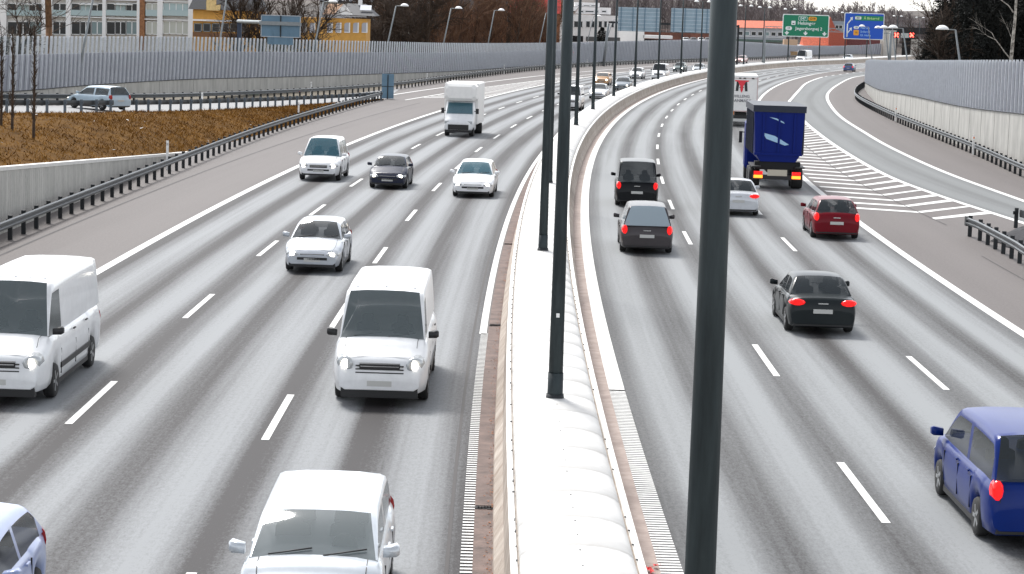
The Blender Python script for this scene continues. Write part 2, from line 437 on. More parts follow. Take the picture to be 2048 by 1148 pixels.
# ------------------------------------------------------------------ lamp posts on the median
ORD = ['nearest', 'second nearest', 'third nearest', 'fourth nearest', 'fifth nearest', 'sixth nearest', 'seventh nearest', 'eighth nearest', 'ninth nearest', 'tenth nearest', 'eleventh nearest', 'twelfth nearest', 'thirteenth nearest', 'fourteenth nearest', 'fifteenth nearest', 'sixteenth nearest', 'seventeenth nearest', 'eighteenth nearest', 'nineteenth nearest', 'twentieth nearest', 'twenty first nearest', 'twenty second nearest']
def dome(mb, c, r, h, n=14):
    pr = [(.02, h), (r*.3, h*.94), (r*.6, h*.75), (r*.85, h*.42), (r, 0), (r*.96, -.03), (.02, -.05)]
    mb.lathe([(a, b) for a, b in pr], axis='z', c=c, n=n); return mb
def lamp(s, off=0, rad=.1, dome_r=.36, double=True, lean=0, top=10.8):
    t = thing('lamp_post', '', 'lamp post', P(s, off, 0), heading(s), 'twin headed lamp posts along the median')
    MB().tube((0, 0, .9), (0, 0, 1.55), rad*1.22, rad*1.2, 20).tube((0, 0, 1.55), (0, 0, top), rad*1.12, rad*.72, 20, cap=True).build('pole', M_steel, t)
    MB().tube((0, 0, .98), (0, 0, 1.16), rad*1.55, rad*1.35, 20).build('base_collar', M_rpost, t)
    MB().tube((0, -.95, top+.02), (0, .95, top+.02), .035, n=8).build('arm', M_steel, t)
    for sg in (-1, 1):
        dome(MB(), (0, sg*.9, top+.0), dome_r, .24).build('lamp_head', M_lamp, t)
    return t
lamps_Y = [13.8, 40.5, 66.7, 94, 120, 145.4, 172.2, 202.8, 233.7, 266.4, 298, 324.3, 352, 380, 402.6, 430.5, 462, 486, 515, 560, 600, 640]
L0 = None
for i, Yv in enumerate(lamps_Y):
    s = s_of(Yv)
    if i == 0:
        L = lamp(s, .0, .1); L0 = None; L['label'] = 'thick dark grey lamp post right of centre, nearest of the median row'
        # a small inspection sticker sits on the second one only
        continue
    if L0 is None: L = L0 = lamp(s, 0, .118)
    else: L = copy_tree(L0)
    L.location = P(s, 0, 0); L.rotation_euler = (0, 0, heading(s))
    L['label'] = 'grey lamp post rising from the white median cover, %s of the row' % ORD[i]
    if i == 1: SECOND = L
MB().box((-.139, 0, 2.62), (.006, .06, .075)).build('number_sticker', mat('sticker', (.9, .9, .88), .4), SECOND)
SECOND['label'] = 'grey lamp post with a small white sticker, second nearest of the median row'

# ------------------------------------------------------------------ crash barriers
def wbeam(pl, side, z0=.46, z1=.76):
    """W-profile beam along a polyline; side=+1 faces right of travel direction"""
    prof = [(0, z1), (.05*side, z1-.03), (.055*side, z1-.09), (.0, z1-.13), (0, z1-.17), (.055*side, z1-.21), (.05*side, z1-.27), (0, z0), (-.012*side, z0), (-.02*side, z1-.15), (-.012*side, z1)]
    rings = []
    for i, p in enumerate(pl):
        a = pl[max(0, i-1)]; b = pl[min(len(pl)-1, i+1)]; d = Vector((b.x-a.x, b.y-a.y)).normalized(); nn = Vector((d.y, -d.x, 0))
        rings.append([p+nn*o+Vector((0, 0, z)) for o, z in prof])
    return MB().loft(rings, smooth=False)
def guardrail(pts, side, label, post_mat, step=2., back=.14, far_first=False):
    pl = resample(spline(pts, 8), step); t = thing('crash_barrier', label, 'crash barrier', pl[0], 0, 'steel crash barriers beside the road')
    loc = [p-pl[0] for p in pl]
    wbeam(loc, side).build('beam', M_rail, t)
    # thin top flange catches the light
    pm = None; extra = MB()
    for i, p in enumerate(loc):
        a = loc[max(0, i-1)]; b = loc[min(len(loc)-1, i+1)]; d = Vector((b.x-a.x, b.y-a.y)).normalized(); nn = Vector((d.y, -d.x, 0))
        q = p-nn*back*side; rz = math.atan2(d.y, d.x)
        if i < 99:
            if pm is None:
                o = MB().box((0, 0, .37), (.09, .12, .90)).box((.048, 0, .37), (.006, .14, .90)).box((-.048, 0, .37), (.006, .14, .90)).box((0, back*side*-.5*-1, .62), (.04, back, .14)).build('post', post_mat, t); pm = o
            else: o = clone(pm, t)
            o.location = q; o.rotation_euler = (0, 0, rz)
        else: extra.box(q+Vector((0, 0, .37)), (.06, .12, .86), rz)
    if extra.v: tag(extra.build('post_row', post_mat, t), kind='stuff')
    return t, pl
GL, GLp = guardrail([(-17.1, 45, 0), (-16.86, 60, 0), (-16.76, 72.95, 0), (-16.7, 82.4, 0), (-16.55, 94.7, 0), (-16.35, 107.8, 0), (-15.9, 134.9, 0), (-15.1, 157.5, 0), (-13.75, 183.2, 0), (-12.32, 205.1, 0)], 1,
    'long dark steel crash barrier along the left shoulder below the dry grass bank', M_rpost)
rn = [gnd(-250, 226, 1.7), gnd(0, 226, 1.5), gnd(200, 225, 1.2), gnd(400, 220.5, .75), gnd(600, 211, .25), gnd(700, 205, .05), gnd(768, 200, 0)]
GR, GRp = guardrail(rn, -1, 'blue grey crash barrier on top of the dry grass bank beside the slip road', M_rpostb, step=2.)
fr = [gnd(-250, 213, 1.6), gnd(0, 212, 1.4), gnd(200, 210, 1.1), gnd(380, 206, .7), gnd(640, 192, .15), gnd(800, 178, 0), gnd(900, 163, 0), gnd(1000, 149.5, 0), gnd(1100, 139, 0), gnd(1250, 130, 0), gnd(1400, 124, 0), P(500, -19), P(600, -18.5)]
fr = [Vector(p) for p in fr]
GF, GFp = guardrail(list(reversed(fr[:]))[::-1], 1, 'far crash barrier with close black posts at the foot of the left noise wall', M_rpost, step=2.)
rr_ = [(26.2, 85, 0), (26.9, 105, 0), (27.77, 122.7, 0), (29.33, 143.8, 0), (30.86, 170.2, 0), (32.81, 201, 0), (36.0, 238.9, 0), (39.9, 267, 0), (45.9, 300, 0), (55, 345, 0), (64, 380, 0)]
GRR, _ = guardrail(rr_, -1, 'curved dark crash barrier at the foot of the right concrete wall', M_rpost)
nb = [gnd(1932, 473), gnd(1953.6, 482), gnd(1989, 502), gnd(2027.7, 524.6), gnd(2046, 537.7), gnd(2110, 578), gnd(2250, 680)]
GN, _ = guardrail(nb, 1, 'short dark crash barrier starting at the tip of the hatched gore on the right', M_rpost, step=1.6)
nb2 = [gnd(2038, 456), gnd(2100, 478), gnd(2200, 515), gnd(2300, 550)]
GN2, _ = guardrail(nb2, -1, 'end of a crash barrier at the right edge beyond the black soil mound', M_rpost, step=2.0)
MB().box((0, .05, .60), (.09, .34, .36)).build('end_plate', M_rpost, GN)
# black soil mound in the gore
mo_ = MB(); c = gnd(2118, 492); rings = []
for i in range(15):
    r = 1-i/14; rings.append([c+Vector((math.cos(t*PI/12)*2.3*r*(1+.08*math.sin(t*3)), math.sin(t*PI/12)*4.2*r*(1+.1*math.sin(t*5+1)), .75*(1-r*r)+.04*math.sin(t*2.3+i))) for t in range(24)])
mo_.loft(rings); tag(mo_.build('soil_mound', mat('black_soil', (.028, .028, .032), .95, noise=.5, nscale=3, bump=1.)), 'low black soil mound between the two barrier ends on the right', 'mound')

# ------------------------------------------------------------------ slip road on the left, bank, retaining wall
N1 = 60
def eq(pl, n):
    L = [0]
    for a, b in zip(pl[:-1], pl[1:]): L.append(L[-1]+(b-a).length)
    out = []; j = 0
    for i in range(n+1):
        d = L[-1]*i/n
        while j < len(L)-2 and L[j+1] < d: j += 1
        out.append(pl[j].lerp(pl[j+1], (d-L[j])/(L[j+1]-L[j])))
    return out
An = eq(spline(rn, 8), N1); Bn = eq(spline(fr[:6], 8), N1)
ramp = ruled(An, Bn, 4, z=.012); ramp.uv = [((i % 5)*2.0, ramp.v[i][1]) for i in range(len(ramp.v))]
tag(ramp.build('slip_road', asphalt('slip_asphalt', (.28, .28, .28), track=.1, speck=.15, dark=(.25, .25, .25))), kind='structure')
wt = [Vector((-17.6, 50, 3.5)), Vector((-17.6, 77, 2.26)), Vector((-17.55, 90.7, 1.60)), Vector((-17.5, 110.8, .72)), Vector((-17.45, 123, .06))]
bot = [p+Vector((-.28, 0, -.03)) for p in wt]+[Vector((-16.5, 140, .02)), Vector((-15.6, 157, .02)), Vector((-14.3, 183, .02)), Vector((-12.9, 204, .01))]
Ab = eq(spline(bot, 8), N1); Tb = eq(spline([gnd(-330, 226, 1.7)]+rn[1:], 8), N1)
rb = random.Random(4)
ctrl = [(rb.uniform(-80, 0), rb.uniform(50, 200), rb.uniform(2, 6), rb.uniform(-.16, .22)) for _ in range(260)]
def bulge(u, t, p):
    e = math.sin(PI*t); z = e*.5*(1-u)*(1-u*.3)
    for (a, b, r, h) in ctrl:
        d = ((p.x-a)**2+(p.y-b)**2)/(r*r)
        if d < 4: z += h*math.exp(-d*1.5)*e
    return z
M_bank = mat('dry_grass_soil', (.16, .083, .022), .95, col2=(.06, .030, .009), nscale=.9, bump=1., spec=.03)
bankmb = ruled(Ab, Tb, 30, zf=bulge); bank = bankmb.build('grass_bank', M_bank); tag(bank, kind='structure')
gr = MB(); rg = random.Random(9)
nr = 31
for k in range(26000):
    i = rg.random()*N1; j = rg.random()*(nr-1); i0 = min(int(i), N1-1); j0 = min(int(j), nr-2)
    a = Vector(bankmb.v[i0*nr+j0]); b = Vector(bankmb.v[(i0+1)*nr+j0]); c = Vector(bankmb.v[i0*nr+j0+1])
    p = a+(b-a)*(i-i0)+(c-a)*(j-j0)
    if p.x < -46: continue
    h = rg.uniform(.06, .20); ang = rg.uniform(0, PI); dx = Vector((math.cos(ang), math.sin(ang), 0))*rg.uniform(.015, .04)
    ln = Vector((rg.uniform(-.18, .18), rg.uniform(-.18, .18), h))
    gr.v += [tuple(p-dx), tuple(p+dx), tuple(p+ln)]; n0 = len(gr.v)-3; gr.f.append((n0, n0+1, n0+2)); gr.sm.append(False)
tag(gr.build('dry_grass', mat('dry_grass', (.32, .160, .036), .95, col2=(.09, .042, .012), nscale=.45, spec=.05), fix=False), 'dry brown winter grass covering the left bank', 'grass', kind='stuff')
lt = MB()
for k in range(26):
    i = int(rg.uniform(8, N1-4)); j = int(rg.uniform(2, 24)); p = Vector(bankmb.v[i*nr+j])+Vector((0, 0, .12)); r = rg.uniform(.05, .14)
    lt.add([p+Vector((rg.uniform(-r, r), rg.uniform(-r, r), rg.uniform(-.3, .8)*r)) for _ in range(4)], [(0, 1, 2, 3)])
tag(lt.build('litter', mat('litter', (.62, .58, .54), .7), fix=False), 'scattered pale scraps of litter on the grass bank', 'litter', kind='stuff')
rw = thing('retaining_wall', 'low tapering concrete retaining wall under the dry grass bank on the left', 'wall')
rings = []
for i in range(61):
    y = 50+73.5*i/60; z = max(.05, 2.26-(y-77)*.0482) ; x = -17.58
    rings.append([Vector((x, y, -.05)), Vector((x, y, z)), Vector((x-.3, y, z)), Vector((x-.3, y, -.05))])
MB().loft(rings, smooth=False).build('wall', M_conc, rw)
gv = MB()
y = 55.
while y < 120:
    z = 2.26-(y-77)*.0482-.14
    if z > .1: gv.box((-17.578, y, z/2), (.012, .035, z))
    y += .34
gv.build('formwork_ribs', mat('rib_concrete', (.50, .49, .46), .8, noise=.2), rw)
cp = MB(); rings = []
for i in range(61):
    y = 50+73.5*i/60; z = max(.05, 2.26-(y-77)*.0482)+.003
    rings.append([Vector((-17.55, y, z-.1)), Vector((-17.55, y, z+.03)), Vector((-17.92, y, z+.03)), Vector((-17.92, y, z-.1))])
cp.loft(rings, smooth=False).build('coping', mat('coping', (.66, .65, .62), .7, noise=.08), rw)

# ------------------------------------------------------------------ noise walls
def noise_wall(pts, label, lean, step, open_until, face, glass=True):
    """pts: (X,Y,base z, fin bottom z, top z)"""
    pl = spline([Vector((p[0], p[1], p[2])) for p in pts], 10); zb = spline([Vector((p[3], p[4], 0)) for p in pts], 10)
    t = thing('noise_wall', label, 'noise wall', (0, 0, 0), 0, 'grey finned noise walls')
    # densify
    L = [0]
    for a, b in zip(pl[:-1], pl[1:]): L.append(L[-1]+Vector((b.x-a.x, b.y-a.y)).length)
    def ev(d):
        d = max(0, min(L[-1], d)); lo = 0; hi = len(L)-2
        while lo < hi:
            m = (lo+hi+1)//2
            if L[m] <= d: lo = m
            else: hi = m-1
        f = (d-L[lo])/(L[lo+1]-L[lo]); a = pl[lo].lerp(pl[lo+1], f); q = zb[lo].lerp(zb[lo+1], f)
        dd = pl[min(len(pl)-1, lo+2)]-pl[max(0, lo-1)]; dd = Vector((dd.x, dd.y, 0)).normalized(); nn = Vector((dd.y, -dd.x, 0))*face
        return a, q.x, q.y, dd, nn
    TOT = L[-1]
    base, pan, gls, cap, ledge = [], [], [], [], []
    for d in srange(0, TOT, 3.):
        a, zf, zt, dd, nn = ev(d); Z = Vector((0, 0, 1)); g0 = Vector((a.x, a.y, 0))
        base.append([g0+Z*(a.z-.3), g0+Z*(zf-.05), g0-nn*.35+Z*(zf-.05), g0-nn*.35+Z*(a.z-.3)])
        zc = zf+(zt-zf)*(.66 if d < open_until else .97)
        pan.append([g0-nn*.09+Z*zf, g0-nn*.09+Z*zc, g0-nn*.2+Z*zc, g0-nn*.2+Z*zf])
        ledge.append([g0+nn*.05+Z*(zf-.04), g0+nn*.05+Z*zf, g0-nn*.3+Z*zf, g0-nn*.3+Z*(zf-.04)])
        if d < open_until: gls.append([g0-nn*.13+Z*(zc+.01), g0-nn*.13+Z*(zt-.08), g0-nn*.15+Z*(zt-.08), g0-nn*.15+Z*(zc+.01)])
    MB().loft(base, smooth=False).build('concrete_base', M_conc, t)
    MB().loft(pan, smooth=False).build('panel', M_panel, t)
    MB().loft(ledge, smooth=False).build('ledge', M_rpost, t)
    if len(gls) > 1: MB().loft(gls, smooth=False).build('glass_strip', M_glassp, t)
    fm = MB(); d = .2; k = 0
    while d < TOT:
        a, zf, zt, dd, nn = ev(d); g0 = Vector((a.x, a.y, 0)); h = zt-zf; sh = dd*lean*h
        lo = g0+Vector((0, 0, zf+.03)); hi = g0+Vector((0, 0, zt))+sh; tw = dd*.045; dp = nn*.075
        hv = .04*math.sin(k*.7); fm.add([lo-tw+dp, lo+tw+dp, lo+tw-dp*.9, lo-tw-dp*.9, hi-tw+dp, hi+tw+dp, hi+tw-dp*.9, hi-tw-dp*.9], [(0, 1, 5, 4), (1, 2, 6, 5), (3, 0, 4, 7), (4, 5, 6, 7)])
        k += 1; d += step
    fm.build('fins', M_fin, t, fix=False)
    jt = MB()
    for d in srange(3, TOT-3, 4.7 if face < 0 else 9.5):
        a, zf, zt, dd, nn = ev(d); g0 = Vector((a.x, a.y, 0)); h = zf-a.z-.1
        if h > .2: jt.box(g0+nn*.003+Vector((0, 0, a.z+h/2)), (.05, .012, h), math.atan2(dd.y, dd.x))
    if jt.v: jt.build('joints', mat('wall_joints', (.2, .19, .175), .9), t)
    return t, ev, TOT
def WP(px, D, zb, zf, zt, dx=0): p = at(px, 100, D); return (p.x+dx, D, zb, zf, zt)
LW = [WP(-520, 128, 1.5, 2.3, 5.8), WP(-250, 136, 1.45, 2.2, 5.75), WP(0, 147, 1.25, 2.02, 5.65), WP(190, 168, 1.0, 1.92, 5.5), WP(380, 193, .7, 1.74, 5.35), WP(560, 218, .3, 1.42, 5.05), WP(760, 250, .05, 1.15, 4.72), WP(920, 290, 0, .75, 4.3), WP(1100, 357, 0, .48, 3.95), WP(1250, 410, 0, .5, 4.1), WP(1400, 462, 0, .5, 4.3), WP(1520, 520, 0, .4, 3.6), WP(1600, 570, 0, .4, 2.8), WP(1700, 625, 0, .4, 2.7), WP(1762, 640, 0, .4, 3.5)]
NWL, evL, TL = noise_wall(LW, 'long grey finned noise wall curving along the left side of the motorway', .16, 1.04, 250, 1)
RW = [WP(2330, 108, 0, 3.6, 6.8, 1.1), WP(2180, 119, 0, 3.4, 6.6, 1.1), WP(2048, 131, 0, 3.18, 6.4, 1.1), WP(1900, 156, 0, 2.72, 5.92, 1.1), WP(1800, 190, 0, 2.36, 5.32, 1.1), WP(1745, 228, 0, 1.68, 4.72, 1.1), WP(1725, 262, 0, 1.25, 4.25, 1.1), WP(1724, 290, 0, .9, 3.7, .6)]
NWR, evR, TR = noise_wall(RW, 'tall grey finned noise wall on a concrete base at the right', .05, 1.08, 0, -1)
# grey-green cabinet on the left wall, round dark graffiti mark
c = at(507, 189, 209); tag(MB().box(c, (.9, .35, .42), .3).box(c+Vector((.0, -.19, .0)), (.7, .04, .3), .3).build('wall_cabinet', mat('cabinet', (.16, .18, .14), .6)), 'small grey green cabinet on the concrete base of the left noise wall', 'cabinet')

# ------------------------------------------------------------------ marker posts
def marker(p, label, orange=False, h=1.25):
    t = thing('marker_post', label, 'marker post', p, 0, 'white marker posts at the crash barriers')
    MB().box((0, 0, h/2), (.12, .06, h)).build('post', mat('marker_white', (.88, .88, .86), .5), t)
    MB().box((0, -.004, h-.17), (.09, .064, .12)).build('reflector', M_amber_r if orange else M_grey_r, t)
M_amber_r = mat('orange_reflector', (.85, .25, .06), .3); M_grey_r = mat('grey_reflector', (.5, .5, .5), .3)
marker(Vector((-17.0, 109.5, 0)), 'white marker post behind the left shoulder barrier near the end of the retaining wall', h=1.42)
marker(Vector((-15.6, 160.5, 0)), 'white marker post behind the left shoulder barrier on the brown grass', h=1.4)
marker(gnd(404, 213, .8), 'white marker post on the slip road barrier', h=1.)
marker(gnd(622, 191, .15), 'leftmost white marker post at the foot of the left noise wall')
marker(gnd(854, 169, 0), 'white marker post at the wall foot above the white box truck')
marker(gnd(1008, 148, 0), 'white marker post at the wall foot left of the median lamp posts')
marker(gnd(1174, 134, 0), 'white marker post at the wall foot between the median lamp posts')
marker(gnd(1779, 245, 0)+Vector((.5, 0, .1)), 'middle orange and white marker post behind the right barrier', True)
marker(gnd(1930, 312, 0)+Vector((.5, 0, .1)), 'nearest orange and white marker post behind the right barrier', True)
marker(gnd(1724, 208, 0), 'small white marker post where the right wall begins to curve', True, .8)
marker(gnd(1714, 184, 0), 'farthest white marker post at the bend of the right barrier', True, .8)

# ------------------------------------------------------------------ signs
M_back = mat('sign_back', (.13, .22, .30), .5, .3, noise=.12, nscale=.8)
M_back2 = mat('sign_back_pale', (.30, .40, .47), .5, .3, noise=.1, nscale=.8)
def text(parent, s, size, loc, m, name='lettering', ax='C'):
    cu = bpy.data.curves.new(name, 'FONT'); cu.body = s; cu.size = size; cu.align_x = 'LEFT' if ax == 'L' else 'CENTER'; cu.align_y = 'CENTER'; cu.extrude = .01; cu.offset = size*.012
    o = bpy.data.objects.new(name, cu); C.objects.link(o)
    dg = bpy.context.evaluated_depsgraph_get(); me = bpy.data.meshes.new_from_object(o.evaluated_get(dg)); C.objects.unlink(o); bpy.data.objects.remove(o)
    me.materials.clear(); me.materials.append(m); q = bpy.data.objects.new(name, me); C.objects.link(q); q.parent = parent; q.location = loc; q.rotation_euler = (PI/2, 0, 0); return q
M_stxt = mat('sign_white', (.85, .9, .88), .4); M_sgrn = mat('sign_green', (.0, .21, .105), .4); M_sblue = mat('sign_blue', (.004, .09, .55), .4); M_sorg = mat('sign_orange', (.85, .38, .03), .4)
M_sblk = mat('sign_black', (.02, .02, .02), .5)
def rr_plate(wd, ht, r, y, cxx, cz, th=.02, n=5):
    ring = []
    for (sx_, sz_, a0) in ((1, 1, 0), (-1, 1, 90), (-1, -1, 180), (1, -1, 270)):
        for k in range(n+1):
            a = math.radians(a0+90*k/n); ring.append((cxx+sx_*(wd/2-r)+math.cos(a)*r, cz+sz_*(ht/2-r)+math.sin(a)*r))
    return MB().loft([[Vector((a, y+th/2, b)) for a, b in ring], [Vector((a, y-th/2, b)) for a, b in ring]], smooth=False)
def sign_panel(px0, px1, py0, py1, D, face, label, name='road_sign'):
    a = at(px0, (py0+py1)/2-1, D); b = at(px1, (py0+py1)/2+1, D); wd = (b-a).length; top = at((px0+px1)/2, py0, D).z; bo = at((px0+px1)/2, py1, D).z
    t = thing(name, label, 'road sign', ((a.x+b.x)/2, D, (top+bo)/2)); return t, wd, top-bo
# green sign over the right carriageway
DG = 400
t, W_, H_ = sign_panel(1565, 1658, 29, 74, DG, 1, 'green overhead road sign with white place names and three down arrows')
rr_plate(W_, H_, .25, 0, 0, 0, .08).build('border', M_stxt, t)
rr_plate(W_-.3, H_-.3, .2, -.05, 0, 0, .03).build('face', M_sgrn, t)
rr_plate(1.55, .72, .1, -.08, -.55, 1.25, .02).build('route_box', M_stxt, t); rr_plate(1.43, .60, .08, -.095, -.55, 1.25, .02).build('route_face', mat('sign_green2', (.0, .25, .16), .4), t)
text(t, 'E47', .62, (-.55, -.12, 1.25), M_stxt)
rr_plate(1.45, .72, .3, -.08, 1.15, 1.25, .02).build('detour_box', M_sorg, t); text(t, 'O19', .55, (1.15, -.11, 1.25), M_sblk)
rr_plate(.72, .72, .08, -.08, -2.2, .45, .02).build('ferry_symbol', M_stxt, t); MB().box((-2.2, -.10, .33), (.34, .02, .16)).build('symbol_mark', M_sblk, t)
text(t, 'Helsingør', .8, (.1, -.08, .42), M_stxt)
rr_plate(1.15, .66, .32, -.08, -3.0, -.52, .02).build('exit_number_box', M_stxt, t); text(t, '17', .5, (-3.0, -.11, -.52), M_sblk)
text(t, 'Jægersborgvej 2', .74, (.55, -.08, -.52), M_stxt)
for ax_ in (-3.3, 0, 3.35):
    MB().add([(ax_-.42, -.09, -1.25), (ax_-.12, -.09, -1.2), (ax_-.12, -.09, -.98), (ax_+.12, -.09, -.98), (ax_+.12, -.09, -1.2), (ax_+.42, -.09, -1.25), (ax_, -.09, -1.72)], [(0, 1, 2, 3, 4, 5, 6)]).build('down_arrow', M_stxt, t, fix=False)
t, W_, H_ = sign_panel(1688, 1768, 26, 79, DG, 1, 'blue overhead exit sign with white arrows and a green name strip')
rr_plate(W_, H_, .25, 0, 0, 0, .08).build('border', M_stxt, t)
rr_plate(W_-.26, H_-.26, .2, -.05, 0, 0, .03).build('face', M_sblue, t)
rr_plate(5.0, .85, .12, -.075, .85, 1.42, .02).build('green_strip', mat('sign_green3', (.01, .24, .10), .4), t)
rr_plate(1.1, .5, .12, -.09, -1.1, 1.42, .02).build('route_box', M_stxt, t); text(t, '201', .42, (-1.1, -.12, 1.42), M_sblk)
text(t, 'Å Birkerød', .6, (1.25, -.10, 1.40), mat('sign_yellowgreen', (.55, .85, .35), .4))
ar = MB(); ar.tube((-2.95, -.08, -2.0), (-2.95, -.08, .3), .13, n=6).tube((-2.95, -.08, .3), (-2.3, -.08, 1.2), .12, n=6).tube((-2.95, -.08, -1.4), (-2.45, -.08, -.7), .10, n=6)
for (hx, hz) in ((-2.12, 1.45), (-2.2, -.4)): ar.add([(hx-.42, -.1, hz-.05), (hx+.05, -.1, hz+.15), (hx+.02, -.1, hz-.5)], [(0, 1, 2)])
ar.build('arrows', M_stxt, t)
rr_plate(.95, .48, .23, -.08, -1.35, -.25, .02).build('route_oval', M_stxt, t); text(t, '16', .4, (-1.35, -.11, -.25), M_sblk)
rr_plate(.95, .95, .15, -.08, -1.35, -1.15, .02).build('detour_box', M_sorg, t); text(t, '16', .45, (-1.35, -.11, -1.15), mat('sign_brown', (.35, .12, .02), .5))
M_sl = mat('sign_pale_blue', (.35, .6, .9), .4)
text(t, 'Nærum', .52, (-.6, -.08, -.3), M_sl, ax='L'); text(t, 'Søllerød', .5, (-.6, -.08, -.98), M_sl, ax='L'); text(t, 'Gl. Holte', .5, (-.6, -.08, -1.6), M_sl, ax='L')
# gantry holding both
gt = thing('sign_gantry', 'pale steel gantry carrying the green and blue signs over the right carriageway', 'gantry', (0, 0, 0), 0, 'overhead sign gantries')
a = at(1530, 57, 402.5); b = at(1782, 63, 402.5)
MB().tube((a.x, 402.5, 0), (a.x, 402.5, a.z+.1), .28, .22, 12).build('column', M_pole2, gt); MB().tube((b.x, 402.5, 0), (b.x, 402.5, b.z+.1), .28, .22, 12).build('column', M_pole2, gt)
gb = MB()
for dz in (-.3, .3): gb.box(((a.x+b.x)/2, 402.2, (a.z+b.z)/2+dz), (b.x-a.x, .12, .12))
for k in range(24):
    x = a.x+(b.x-a.x)*k/24; x2 = a.x+(b.x-a.x)*(k+1)/24; z = (a.z+b.z)/2; gb.tube((x, 402.2, z+(-.3 if k % 2 else .3)), (x2, 402.2, z+(.3 if k % 2 else -.3)), .04, n=5)
gb.build('truss', M_pole2, gt)
# gantry over the left carriageway, signs seen from behind
g2 = thing('sign_gantry', 'dark steel gantry carrying two sign backs over the left carriageway', 'gantry', (0, 0, 0), 0, 'overhead sign gantries')
a = at(1217, 47, 381); b = at(1477, 50, 381)
MB().box((b.x, 381, b.z/2), (.32, .32, b.z)).build('column', M_rpost, g2); MB().tube((a.x-.6, 381, 0), (a.x, 381, a.z), .25, .2, 12).build('column', M_pole2, g2)
MB().box(((a.x+b.x)/2, 381, (a.z+b.z)/2), (b.x-a.x, .3, .32)).build('beam', M_rpost, g2)
for (x0, x1, y0, y1, lb) in ((1236, 1319, 15, 63, 'left one of two pale blue grey sign backs above the left carriageway'), (1342, 1420, 17, 65, 'right one of two pale blue grey sign backs above the left carriageway')):
    t, W_, H_ = sign_panel(x0, x1, y0, y1, 380.5, -1, lb); t['group'] = 'overhead sign backs'
    MB().box((0, 0, 0), (W_, .06, H_)).build('back_plate', M_back2, t)
    r_ = MB()
    for k in range(7): r_.box((0, -.07, -H_/2+.15+k*(H_-.3)/6), (W_, .08, .09))
    r_.build('rails', mat('rail_pale', (.5, .58, .64), .4, .3), t)
    p_ = MB()
    for k in range(4): p_.box((-W_/2+.5+k*(W_-1)/3, -.16, 0), (.12, .1, H_))
    p_.build('brackets', M_back, t)
# cantilever sign over the left slip road, seen from behind
t = thing('road_sign', 'dark blue sign back hanging from a pale arm above the left noise wall', 'road sign', (0, 0, 0))
D_ = 205; a = at(523, 30, D_); b = at(600, 75, D_); c0 = (a+b)/2
MB().box(c0, (b.x-a.x, .08, a.z-b.z)).build('back_plate', M_back, t)
fr_ = MB(); w_, h_ = b.x-a.x, a.z-b.z
for dz in (-h_/2, h_/2): fr_.box(c0+Vector((0, -.03, dz)), (w_+.1, .16, .07))
for dx in (-w_/2, w_/2): fr_.box(c0+Vector((dx, -.03, 0)), (.07, .16, h_+.07))
fr_.build('frame', mat('sign_frame', (.42, .46, .5), .5), t)
v_ = MB(); v_.box(c0+Vector((0, -.1, 0)), (.1, .1, h_)); MB().box(c0+Vector((-.1, -.28, .25)), (w_+.1, .22, .34)).build('cross_beam', M_pole2, t); v_.build('bracket', M_rpost, t)
ar_ = at(476, 46, 218); MB().tube((ar_.x, 218, c0.z+.25), (b.x, D_-.3, c0.z+.25), .17, n=8).build('arm', M_pole2, t)
MB().box((ar_.x+.15, 218, c0.z/2), (.4, .4, c0.z+.3)).build('column', mat('navy', (.03, .045, .08), .6), t)
a = at(535, 73, D_); b = at(586, 90, D_); c1 = (a+b)/2; MB().box(c1, (b.x-a.x, .06, a.z-b.z)).box(c1+Vector((-.7, -.06, .3)), (.08, .08, 1.5)).box(c1+Vector((.75, -.06, .3)), (.08, .08, 1.5)).build('lower_plate', M_back, t)
# small sign back at the nose
t = thing('road_sign', 'small blue grey sign back on the nose between motorway and slip road', 'road sign', gnd(775, 198))
D_ = t.location.y; sc = FPX/D_
MB().box((0, 0, 24.5/sc+.05), (24/sc, .06, 49/sc)).build('back_plate', M_back, t)
MB().box((0, -.06, 24/sc), (.09, .06, 49/sc)).box((0, -.06, 25/sc), (24/sc, .05, .05)).build('frame', M_rpost, t)
MB().tube((0, -.02, 0), (0, -.02, .3), .05).build('foot', M_rpost, t)

# ------------------------------------------------------------------ leaning lamp posts behind the walls
def leaner(base_px, base_py, top_px, top_py, D, side, label, r=.085):
    a = at(base_px, base_py, D); b = at(top_px, top_py, D); d = (b-a)/(b.z-a.z); a0 = a-d*(a.z-.3)
    t = thing('street_lamp', label, 'street lamp', a0, 0, 'leaning street lamps behind the noise walls')
    MB().tube((0, 0, 0), b-a0, r*1.2, r*.8, 10).build('pole', M_pole2, t)
    e = (b-a0)+Vector((side*.75, -.1, .03)); MB().tube(b-a0, e, .04, n=6).build('arm', M_pole2, t)
    dome(MB(), tuple(e+Vector((side*.25, 0, 0))), .5, .3).build('lamp_head', M_lamp, t)
for (bx_, by_, tx, ty, D, lb) in [(170, 80, 187, -8, 165, 'leaning street lamp in front of the white apartment block'), (441, 75, 453, -2, 206, 'leaning street lamp left of the small overhead sign back'), (632, 78, 647, 4, 236, 'leaning street lamp beside the yellow house'), (776, 84, 792, 12, 262, 'leaning street lamp right of the yellow house'), (887, 88, 902, 17, 296, 'second leaning street lamp right of the yellow house'), (976, 88, 989, 21, 330, 'leaning street lamp in front of the brown thicket'), (1079, 85, 1092, 26, 370, 'leaning street lamp just left of the median posts'), (1175, 83, 1187, 33, 415, 'leaning street lamp in front of the white modern house'), (1213, 82, 1226, 40, 440, 'leaning street lamp at the right corner of the white modern house')]:
    leaner(bx_, by_, tx, ty, D, 1, lb)
